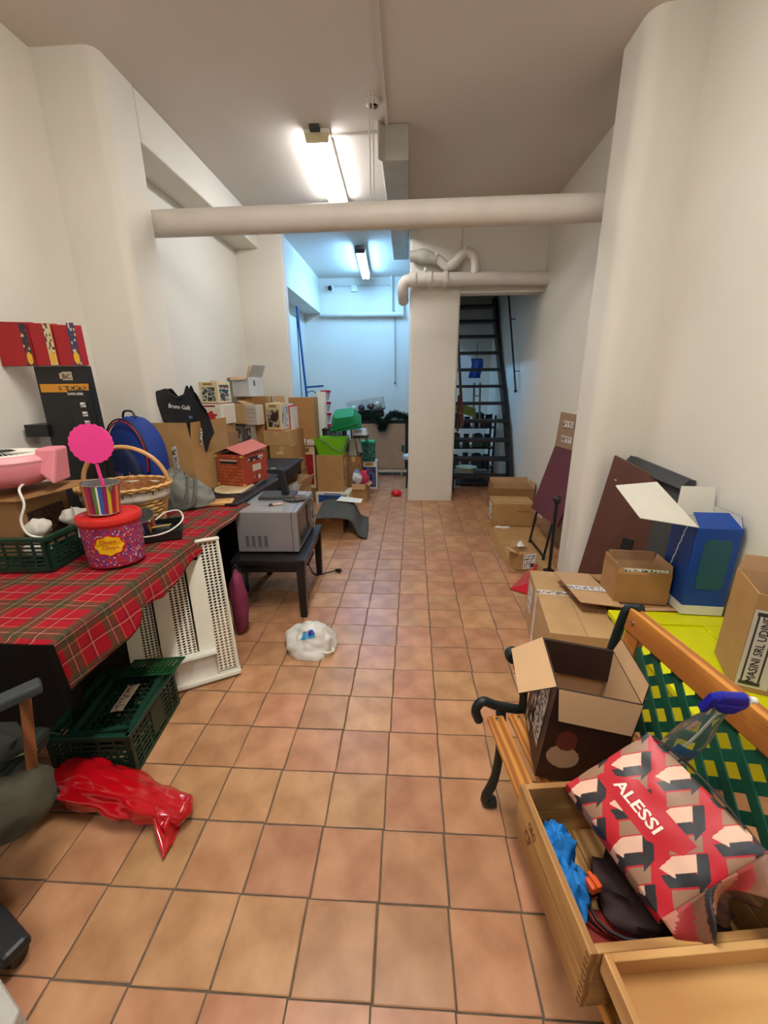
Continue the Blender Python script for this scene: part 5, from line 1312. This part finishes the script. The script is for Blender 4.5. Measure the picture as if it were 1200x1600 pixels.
t, m = thing('vacuum_cleaner', 'grey bulky appliance with black straps and a pale top on the pile', 'appliance', (-.74, 5.68, .582))
MB(m).hexa([(-.10, -.1, 0), (.03, -.1, 0), (.03, .1, 0), (-.10, .1, 0), (-.07, -.08, .22), (.0, -.08, .25), (.0, .08, .25), (-.07, .08, .22)]).build('body', GR2, t, bevel=.015)
MB(m).hexa([(.04, -.10, .06), (.10, -.10, .04), (.10, .08, .04), (.04, .08, .06), (.0, -.08, .26), (.06, -.08, .25), (.06, .06, .25), (.0, .06, .26)]).build('side_pod', GR2, t, bevel=.012)
MB(m).tube([(.09, -.1, .05), (.05, -.12, -.12), (.10, -.1, -.25)], .012, 8, smooth=4).build('strap', BLK, t, smooth=60)
MB(m).hexa([(-.02, -.1, .28), (.18, -.1, .28), (.18, .1, .28), (-.02, .1, .28), (.0, -.08, .36), (.15, -.08, .37), (.15, .08, .37), (.0, .08, .36)]).build('top_pod', mat('pod_white', (190, 196, 204), .4), t, bevel=.015)
MB(m).box(-.03, .18, -.1, .1, .25, .28).build('tray', BLK, t, bevel=.006)
for x in (.15, .175): MB(m).bar((x, -.08, .25), (x, -.08, .05), .012, .012).build('rod', BLK, t)
# papers carton in front
t, m = carton('open carton overflowing with magazines and plastic at the pile edge', (-.655, 5.47, 0), -8, .20, .22, .24, {'f': (.08, 160), 'r': (.05, 120)}, ci=0)
for i, (c, p, r) in enumerate((((200, 60, 90), (.02, 0, .30), (.09, .008, .10)), ((120, 150, 180), (-.05, .02, .34), (.06, .05, .07)), ((206, 206, 210), (-.04, -.05, .30), (.07, .05, .07)), ((60, 90, 110), (.04, .05, .28), (.05, .05, .05)))):
    blob('wrapping', mat('wrap%d' % i, c, .4), t, p, r, .35, 3, i*5, M=m, n=20, ridge=.1)
BIN = mat('gift_bin', (28, 110, 88), .5)
t, m = panet('blue picture box under the dark green lidded bin', (-.59, 6.15, 0), 0, .24, .22, .43, WHITEC, photo([(30, 60, 120), (20, 44, 90), (90, 120, 160), (150, 40, 60)], (30, 70, 130), 41), photo([(220, 214, 200)], (220, 214, 200), 1), (206, 140, 40), False)
t, m = thing('gift_bin', 'dark green printed bin with a flat lid beside the cardboard panel', 'bin', (-.62, 6.10, .445))
MB(m).box(-.115, .115, -.10, .10, -.001, .25).build('body', BIN, t, bevel=.006)
decal(t, 'print_panel', face(m, .23, .20, .25, 'f'), .005, .005, .225, .245, lambda u, v: (20, 60, 44) if noise.noise(Vector((u*9, v*9, 2))) > 0 else (50, 130, 100), 24, 24)
MB(m).box(-.125, .125, -.11, .11, .25, .29).build('lid', GLID, t, bevel=.008)
# red and white stacked cups
t, m = thing('planter_tower', 'tower of stacked white pots with red rims against the blue-lit wall', 'planter', (-1.25, 6.28, 0))
MB(m).tube([(0, 0, 0), (0, 0, 1.42)], .012, 8).build('pole', WHT, t)
MB(m).lathe([(.09, 0), (.09, .02), (.02, .03)], 16).build('foot', WHT, t)
for i in range(4):
    z = .82+.165*i
    MB(m).lathe([(.045, z), (.075, z+.13), (.078, z+.132), (.06, z+.12)], 16, capt=False).build('pot', mat('pot_white', (206, 196, 200), .4), t, smooth=50)
    MB(m).lathe([(.073, z+.11), (.08, z+.138), (.03, z+.145)], 16, capb=False).build('pot_rim', RED, t, smooth=50)
# blue pole with arm
t, m = thing('blue_post', 'tall blue metal post with a side arm leaning in the back corner', 'post', (-1.70, 7.0, 0))
BLP = mat('post_blue', (16, 78, 140), .4)
MB().bar((-1.62, 6.9, 0), (-1.825, 7.15, 2.75), .05, .03).build('post', BLP, t, bevel=.004)
MB().bar((-1.80, 7.0, 1.2), (-1.825, 7.1, 2.6), .012, .012).build('thin_rod', DGREY, t)
MB().bar((-1.71, 6.98, 1.50), (-1.42, 6.98, 1.52), .02, .03).build('arm', BLP, t)
MB().tube([(-1.70, 6.97, 1.42), (-1.6, 6.97, 1.44), (-1.54, 6.97, 1.40), (-1.48, 6.97, 1.40)], .008, 6, smooth=4).build('brace', DGREY, t, smooth=60)
# cabinet covered with cardboard, garland and crate on top
t, m = thing('display_cabinet', 'dark-framed cabinet faced with a big cardboard sheet by the back wall', 'cabinet', (-.45, 7.3, 0))
MB().box(-1.0, .05, 7.03, 7.6, .12, .96).build('carcass', BLK, t, bevel=.004)
MB().box(-.97, -.06, 7.006, 7.026, .13, .90).build('cardboard_sheet', mat('sheet_card', (168, 140, 118), .85, var=.04), t)
for k in range(1, 8): MB().box(-.97+.115*k, -.969+.115*k, 7.0045, 7.0055, .13, .90).build('crease', CARD[3], t)
MB().box(-1.0, .0, 6.98, 7.05, .07, .115).build('plinth', mat('plinth_cream', (190, 180, 160), .6), t, bevel=.003)
MB().box(-.12, -.07, 7.0, 7.0045, .42, .54).build('catch', mat('catch_green', (30, 70, 66), .5), t)
for x in (-.9, -.12): MB(rm((x, 7.05, .035), 0, 0, 90)).lathe([(.034, -.012), (.034, .012)], 14).build('castor', WHT, t, smooth=40)
t, m = thing('plastic_crate', 'pale crate of odds and ends tilted on top of the cabinet', 'crate', (-.72, 7.2, .962), 0, None, 0, -9)
CRW = mat('pale_crate', (196, 206, 204), .5)
MB(m).box(-.29, .33, -.15, .2, .12, .15).build('base', DGREY, t)
for a in ((-.29, .33, -.16, -.15, .30, .335), (-.29, -.27, -.15, .2, .15, .33), (.31, .33, -.15, .2, .15, .33), (-.29, .33, .19, .2, .15, .33)): MB(m).box(*a).build('rim', CRW, t)
MB(m).box(-.25, .30, -.1, .15, .0, .12).build('support', BLK, t, bevel=.02)
for i, (x, c) in enumerate(((-.2, (196, 190, 180)), (-.06, (60, 60, 64)), (.1, (90, 70, 66)), (.22, (200, 196, 190)))): blob('oddment', mat('oddm%d' % i, c, .5), t, (x, -.05, .21), (.06, .06, .055), .2, 2, i, M=m, n=16)
t, m = thing('garland', 'dark green artificial pine garland heaped over the cabinet corner', 'garland', (-.35, 7.05, .97))
NEED = mat('pine_green', (28, 52, 38), .7, var=.3)
spine = catmull([Vector(p) for p in ((-.86, 6.96, 1.06), (-.70, 6.94, 1.08), (-.56, 6.92, 1.02), (-.46, 6.90, .90), (-.44, 6.90, .84), (-.38, 6.92, .95), (-.28, 6.94, 1.06), (-.16, 6.98, 1.04), (-.04, 7.0, 1.0))], 6)
MB().tube(spine, .012, 6).build('stem', NEED, t)
mb = MB(); rs = random.Random(3)
for p in spine:
    for k in range(90):
        d_ = Vector((rs.gauss(0, 1), rs.gauss(0, 1), rs.gauss(0, 1))).normalized()
        q = p+Vector((rs.uniform(-.05, .05), rs.uniform(-.03, .03), rs.uniform(-.04, .04))); e = q+d_*rs.uniform(.04, .09)
        if e.y > 6.97 and e.z < .975: e.y = 6.97
        r_v = d_.cross(Vector((.3, .5, .8))).normalized()*.005
        a = mb.pt(q-r_v); b = mb.pt(q+r_v); c = mb.pt(e); mb.poly((a, b, c))
o = mb.build('needles', NEED, t); o['kind'] = 'stuff'
# stool by pillar
t, m = thing('stool', 'black-legged stool with a pale seat half hidden behind the pillar', 'stool', (.08, 6.2, 0))
MB(m).lathe([(.15, .44), (.17, .46), (.165, .50), (.10, .52)], 24).build('seat', mat('seat_pale', (176, 190, 206), .5), t, smooth=50)
for a in (45, 135, 225, 315):
    c, s = math.cos(R(a)), math.sin(R(a)); MB(m).tube([(.11*c, .11*s, .44), (.15*c, .15*s, .01)], .012, 8).build('leg', BLK, t)
MB(m).tube([(.13*math.cos(a), .13*math.sin(a), .2) for a in [k*math.pi/8 for k in range(17)]], .008, 6).build('foot_ring', BLK, t)
o = blob('balloon', mat('balloon_red', (206, 16, 36), .35), None, (-.165, 5.65, .045), (.075, .06, .045), .1, 2, 1, flat=.002); single(o, 'red crumpled ball of plastic on the floor left of the pillar', 'ball', (-.165, 5.65, 0))

# grey mat draped over a box
t, m = thing('doormat', 'dark grey rubber-backed mat draped over a carton on the floor', 'mat', (-.75, 4.3, 0))
MATM = mat('mat_grey', (74, 74, 68), .95, var=.1, bump=.4, bscale=300)
prof = [(-1.10, .03), (-1.06, .14), (-1.00, .205), (-.90, .222), (-.78, .222), (-.68, .21), (-.615, .16), (-.58, .08), (-.55, .03), (-.47, .006)]
pc = catmull([Vector((a, 0, b)) for a, b in prof], 4)
def matf(a, b):
    i = min(len(pc)-1, int(a*(len(pc)-1)+.5)); p = pc[i]; y = 3.93+.70*b
    fl = (1-b)
    return (p.x+(.05*fl if i > len(pc)*.55 else 0)+.01*math.sin(b*4), y-(.10*fl*max(0, (i/len(pc)-.6))), max(.005, p.z-.012*fl*math.sin(a*6)))
MB().grid(matf, 36, 14).build('sheet', MATM, t, smooth=70, solid=.006)
t, m = carton('low carton hidden under the draped grey mat', (-.86, 4.33, 0), 0, .34, .50, .205, None, ci=3)
t, m = thing('cardboard_sheet', 'thin white cardboard strip sticking out above the grey mat', 'cardboard', (-.70, 4.6, .24))
MB().slab((-.83, 4.50, .245), (-.545, 4.46, .232), (-.53, 4.60, .240), (-.80, 4.68, .25), .004).build('sheet', WHITEC, t)

# microwave on its stand
t, m = thing('stool_table', 'low black wooden stand with four square legs under the microwave', 'table', (-.93, 2.75, 0), 3)
MB(m).box(-.245, .245, -.37, .36, .395, .43).build('top', BLKM, t, bevel=.006)
for a in ((-.22, .22, -.345, -.32), (-.22, .22, .31, .335)): MB(m).box(*a, .335, .395).build('apron', BLKM, t)
for a in ((-.225, -.20, -.33, .32), (.20, .225, -.33, .32)): MB(m).box(*a, .335, .395).build('apron', BLKM, t)
for x in (-.21, .21):
    for y in (-.335, .325): MB(m).hexa([(x-.022, y-.022, 0), (x+.022, y-.022, 0), (x+.022, y+.022, 0), (x-.022, y+.022, 0), (x-.03, y-.03, .395), (x+.03, y-.03, .395), (x+.03, y+.03, .395), (x-.03, y+.03, .395)]).build('leg', BLKM, t, bevel=.003)
MB(m).box(-.18, .18, .05, .30, .20, .22).build('lower_shelf', BLKM, t)
t, m = thing('microwave', 'silver grey microwave oven standing sideways on the low black stand', 'microwave', (-.945, 2.775, .43), 2)
MW = mat('microwave_silver', (150, 146, 146), .38, metal=.35, var=.03)
MWT = mat('microwave_top', (170, 172, 174), .3, metal=.4, var=.03)
MB(m).box(-.205, .165, -.28, .27, .012, .295).build('body', MW, t, bevel=.006)
MB(m).box(-.20, .16, -.275, .265, .295, .2975).build('top_plate', MWT, t, bevel=.001)
MB(m).box(.166, .205, -.28, .27, .012, .297).build('door', MW, t, bevel=.006)
MB(m).box(.2055, .209, -.235, .10, .045, .27).build('window', mat('door_glass', (16, 16, 18), .08), t, bevel=.001)
MB(m).box(.2055, .210, .135, .26, .03, .28).build('control_panel', mat('panel_grey', (120, 118, 118), .35), t, bevel=.001)
MB(m).tube([(.232, .115, .05), (.236, .115, .16), (.232, .115, .27)], .008, 8).build('handle', CHROME, t, smooth=60)
for z in (.05, .27): MB(m).bar((.206, .115, z), (.233, .115, z), .01, .01).build('handle_mount', CHROME, t)
for z in (.08, .17): MB(m @ rm((.21, .20, z), 0, 0, 90)).lathe([(.026, 0), (.022, .018)], 18).build('knob', MWT, t, smooth=40)
SL = mat('slot_dark', (60, 54, 54), .7)
for i in range(4):
    MB(m).box(-.15+.042*i, -.128+.042*i, -.2815, -.280, .05, .125).build('vent', SL, t)
    for j in range(5): MB(m).box(-.15+.042*i, -.128+.042*i, -.2828, -.2815, .055+.014*j, .060+.014*j).build('vent_bar', MW, t)
for x in (-.17, .14):
    for y in (-.24, .23): MB(m @ rm((x, y, 0))).lathe([(.015, 0), (.015, .012)], 10).build('foot', BLK, t)
MZ = .7285
t, m = thing('electronics_box', 'flat black device with an upright pistol-shaped grip on the microwave', 'device', (-.96, 2.88, MZ), 4)
MB(m).box(-.13, .12, -.10, .10, .001, .022).build('base', DGREY, t, bevel=.004)
MB(m).hexa([(.03, -.04, .022), (.085, -.04, .022), (.085, .0, .022), (.03, .0, .022), (.005, -.03, .175), (.05, -.03, .175), (.05, .01, .175), (.005, .01, .175)]).build('grip', BLK, t, bevel=.008)
MB(m).hexa([(-.07, -.03, .185), (.055, -.035, .165), (.055, .012, .165), (-.07, .008, .185), (-.07, -.026, .212), (.045, -.03, .212), (.045, .008, .212), (-.07, .004, .212)]).build('head', BLK, t, bevel=.008)
MB(m).box(-.04, -.01, -.02, .004, .2115, .217).build('button', MWT, t)
t, m = thing('metal_dish', 'shallow dark dish of screws on the microwave beside the device', 'dish', (-.815, 2.80, MZ))
MB(m).lathe([(.05, .001), (.085, .012), (.088, .014), (.05, .006), (.001, .005)], 28, capt=False).build('dish', mat('dish_grey', (96, 92, 92), .35, metal=.3), t, smooth=50)
for i in range(9): a = i*2.4; MB(m @ rm((.012*i*.4*math.cos(a), .012*i*.4*math.sin(a), .008), i*40)).box(-.012, .012, -.004, .004, 0, .008).build('screw', CHROME if i % 2 else mat('copper', (150, 90, 60), .4, metal=.5), t)
t, m = thing('glue_tube', 'small marker pen lying near the front edge of the microwave top', 'pen', (-.91, 2.66, MZ))
MB().tube([(-.93, 2.635, MZ+.008), (-.865, 2.66, MZ+.008)], .0075, 8).build('barrel', mat('peach', (206, 170, 150), .5), t, smooth=50)
MB().tube([(-.955, 2.627, MZ+.008), (-.93, 2.635, MZ+.008)], .009, 8).build('cap', BLK, t, smooth=50)
MB().tube([(-1.0, 2.62, MZ+.004), (-.96, 2.625, MZ+.006)], .003, 6).build('tip', CHROME, t)
t, m = thing('cable', 'black power cord with a plug trailing on the floor behind the stand', 'cable', (-.65, 3.1, 0))
MB().tube([(-.86, 3.06, .50), (-.86, 3.12, .30), (-.85, 3.14, .12), (-.82, 3.12, .02), (-.75, 3.05, .007), (-.67, 3.10, .007), (-.61, 3.13, .010)], .005, 8, smooth=6).build('cord', BLK, t, smooth=60)
MB().tube([(-.61, 3.13, .014), (-.575, 3.115, .018), (-.565, 3.112, .018)], [.010, .018, .018], 10).build('plug', BLK, t, smooth=60)
for dz in (-.006, .006): MB().tube([(-.565, 3.112+dz, .018), (-.545, 3.106+dz, .018)], .0025, 6).build('pin', CHROME, t)

# white plastic bag
PLB = mat('thin_white_plastic', (226, 222, 214), .3, var=.04, trans=.12, bump=.25, bscale=14)
t, m = thing('plastic_bag', 'crumpled white plastic bag with a blue logo on the floor tiles', 'bag', (-.585, 2.08, 0))
def wbag(a, b):
    th = a*2*math.pi; ph = (b-.0)*math.pi/2
    d = Vector((math.cos(th)*math.cos(ph), math.sin(th)*math.cos(ph), math.sin(ph)))
    k = 1+.22*noise.noise(d*1.6+Vector((3, 1, 0)))+.16*(abs(noise.noise(d*3.4+Vector((1, 8, 2))))-.25)
    ex = 1.0+.12*max(0, math.cos(th+.5))
    return (-.585+d.x*.155*k*ex, 2.09+d.y*.13*k, .002+d.z*.145*k)
MB().grid(wbag, 64, 26, cu=True).build('body', PLB, t, smooth=75)
def lgo(u, v):
    return (22, 60, 150) if u > .55 and v > .3 else ((214, 110, 60) if u > .4 and v > .62 else (60, 150, 200))
mb = MB()
cpt = Vector(wbag(.80, .42))
mb.grid(lambda a, b: Vector(wbag(.70+.13*a, .50+.22*b+.05*a))+Vector((0, -.002, .003)), 12, 8, cfn=lgo); mb.build('logo', MATS['printed'], t, smooth=60)
MB().tube([(-.50, 2.00, .03), (-.46, 1.985, .035), (-.43, 2.03, .02), (-.455, 2.06, .03)], .008, 8, smooth=5, flat=.4).build('handle', PLB, t, smooth=60)

# red plastic bag on the floor
REDP = mat('red_shiny_plastic', (178, 10, 22), .16, var=.06, bump=.5, bscale=7, coat=.5)
t, m = thing('plastic_bag', 'shiny red plastic bag stretched out on the floor below the crate', 'bag', (-1.1, 1.08, 0))
sp = catmull([Vector(p) for p in ((-1.42, 1.10, .035), (-1.34, 1.12, .055), (-1.22, 1.11, .07), (-1.08, 1.08, .068), (-.97, 1.06, .062), (-.87, 1.05, .05), (-.80, 1.04, .045), (-.775, 1.035, .04))], 6)
rr = [.035, .085, .085, .08, .07, .06, .05, .012]
def rbag(a, b):
    i = b*(len(sp)-1); i0 = min(int(i), len(sp)-2); p = sp[i0].lerp(sp[i0+1], i-i0)
    j = b*(len(rr)-1); j0 = min(int(j), len(rr)-2); r = rr[j0]+(rr[j0+1]-rr[j0])*(j-j0)
    th = a*2*math.pi; c, s = math.cos(th), math.sin(th)
    k = 1+.30*(abs(noise.noise(Vector((c*1.6+b*1.5, s*1.6, b*5))))-.2)+.10*noise.noise(Vector((c*4, s*4, b*12)))
    return (p.x+.01*s, p.y+c*r*k*1.0, max(.002+.02*max(0, -c)*(.5+.5*math.sin(b*9)), p.z+s*r*k*.72))
MB().grid(rbag, 56, 80, cu=True).build('body', REDP, t, smooth=80)
MB().grid(lambda a, b: (-.90+.10*a+.05*b*(1-a), 1.01-.11*a*(1-b)+.02*math.sin(b*7), .075-.07*a+.02*math.sin(a*9+b*4)*b+.006), 14, 14).build('tail', REDP, t, smooth=80, solid=.002)

# office chair with a bag at the lower left
t, m = thing('armchair', 'wood and grey armchair cut off at the lower left edge', 'chair', (-1.5, .82, 0))
CHW = wood('chair_wood', (150, 92, 50), (104, 58, 30), 'z')
PADG = mat('pad_grey', (48, 54, 58), .55, bump=.1)
MB().bar((-1.265, .715, .655), (-1.060, .920, .688), .055, .03).build('arm_pad', PADG, t, bevel=.008)
MB().tube([(-1.175, .842, .689), (-1.172, .845, .692)], .006, 8).build('screw', CHROME, t)
MB().bar((-1.11, .91, .66), (-1.145, .895, .40), .045, .028, upv=(1, 1, 0)).build('arm_post', CHW, t, bevel=.006)
MB().bar((-1.22, .80, .64), (-1.255, .78, .40), .05, .028, upv=(1, 1, 0)).build('arm_post', CHW, t, bevel=.006)
MB().hexa([(-1.78, .66, .36), (-1.18, .78, .36), (-1.20, 1.02, .36), (-1.80, .98, .36), (-1.78, .66, .43), (-1.17, .77, .43), (-1.19, 1.03, .43), (-1.80, .98, .43)]).build('seat', mat('seat_green', (24, 34, 30), .8), t, bevel=.02)
MB().hexa([(-1.84, .64, .52), (-1.79, .64, .52), (-1.83, 1.0, .52), (-1.88, 1.0, .52), (-1.90, .64, 1.0), (-1.86, .64, 1.0), (-1.90, 1.0, 1.0), (-1.94, 1.0, 1.0)]).build('backrest', MATS['seat_green'], t, bevel=.02)
MB().bar((-1.74, .82, .37), (-1.85, .82, .70), .06, .02).build('back_post', BLK, t)
MB().tube([(-1.5, .82, .36), (-1.5, .82, .10)], .03, 12).build('column', BLK, t, smooth=40)
for dx, dy in ((.47, -.19), (-.1, .42), (-.42, .1), (-.3, -.35), (.3, .30)):
    MB().hexa([(-1.5-dy*.08, .82+dx*.08, .09), (-1.5+dy*.08, .82-dx*.08, .09), (-1.5+dx+dy*.07, .82+dy-dx*.07, .05), (-1.5+dx-dy*.07, .82+dy+dx*.07, .05), (-1.5-dy*.08, .82+dx*.08, .15), (-1.5+dy*.08, .82-dx*.08, .15), (-1.5+dx+dy*.06, .82+dy-dx*.06, .085), (-1.5+dx-dy*.06, .82+dy+dx*.06, .085)]).build('base_leg', BLK, t, bevel=.012)
    MB(rm((-1.5+dx*.93, .82+dy*.93, .028), 0, 0, 90)).lathe([(.027, -.015), (.028, 0), (.027, .015)], 14).build('castor', BLK, t, smooth=40)
KH = mat('khaki_bag', (66, 62, 48), .85, var=.15, bump=.2)
t, m = thing('rucksack', 'khaki grey canvas bag with green piping hanging at the armchair seat', 'bag', (-1.25, .86, .43))
blob('body', KH, t, (-1.20, .84, .33), (.13, .11, .10), .15, 2.4, 6)
blob('flap', mat('khaki_dark', (40, 42, 34), .85), t, (-1.29, .90, .45), (.12, .09, .06), .2, 2.4, 9)
MB().tube([(-1.30, .75, .33), (-1.26, .80, .40), (-1.20, .87, .445), (-1.14, .92, .44)], .005, 6, smooth=5).build('piping', mat('piping_green', (120, 140, 84), .6), t, smooth=60)
MB().tube([(-1.17, .80, .40), (-1.19, .79, .55), (-1.20, .785, .66), (-1.215, .78, .55), (-1.23, .80, .42)], .008, 6, smooth=4, flat=.5).build('strap', MATS['khaki_dark'], t, smooth=60)
MB(frame((-1.105, .83, .33), (.5, .8, 0), (-.1, 0, 1))).box(-.015, .03, -.03, .03, 0, .006).build('patch', mat('patch_white', (170, 168, 156), .7), t, bevel=.002)
# white block, lower left corner
t, m = thing('foam_block', 'white textured foam block at the bottom left corner', 'block', (-1.15, .45, 0))
MB().hexa([(-1.4, .2, 0), (-.86, .2, 0), (-.91, .525, 0), (-1.4, .76, 0), (-1.4, .2, .10), (-.86, .2, .10), (-.91, .52, .10), (-1.4, .755, .10)]).build('block', mat('foam_white', (190, 186, 176), .9, bump=.6, bscale=60), t, bevel=.01)
MB().hexa([(-1.3, .2, .101), (-.95, .2, .101), (-.98, .45, .101), (-1.3, .60, .101), (-1.3, .2, .12), (-.97, .2, .12), (-1.0, .43, .12), (-1.3, .58, .12)]).build('raised_pad', MATS['foam_white'], t, bevel=.008)
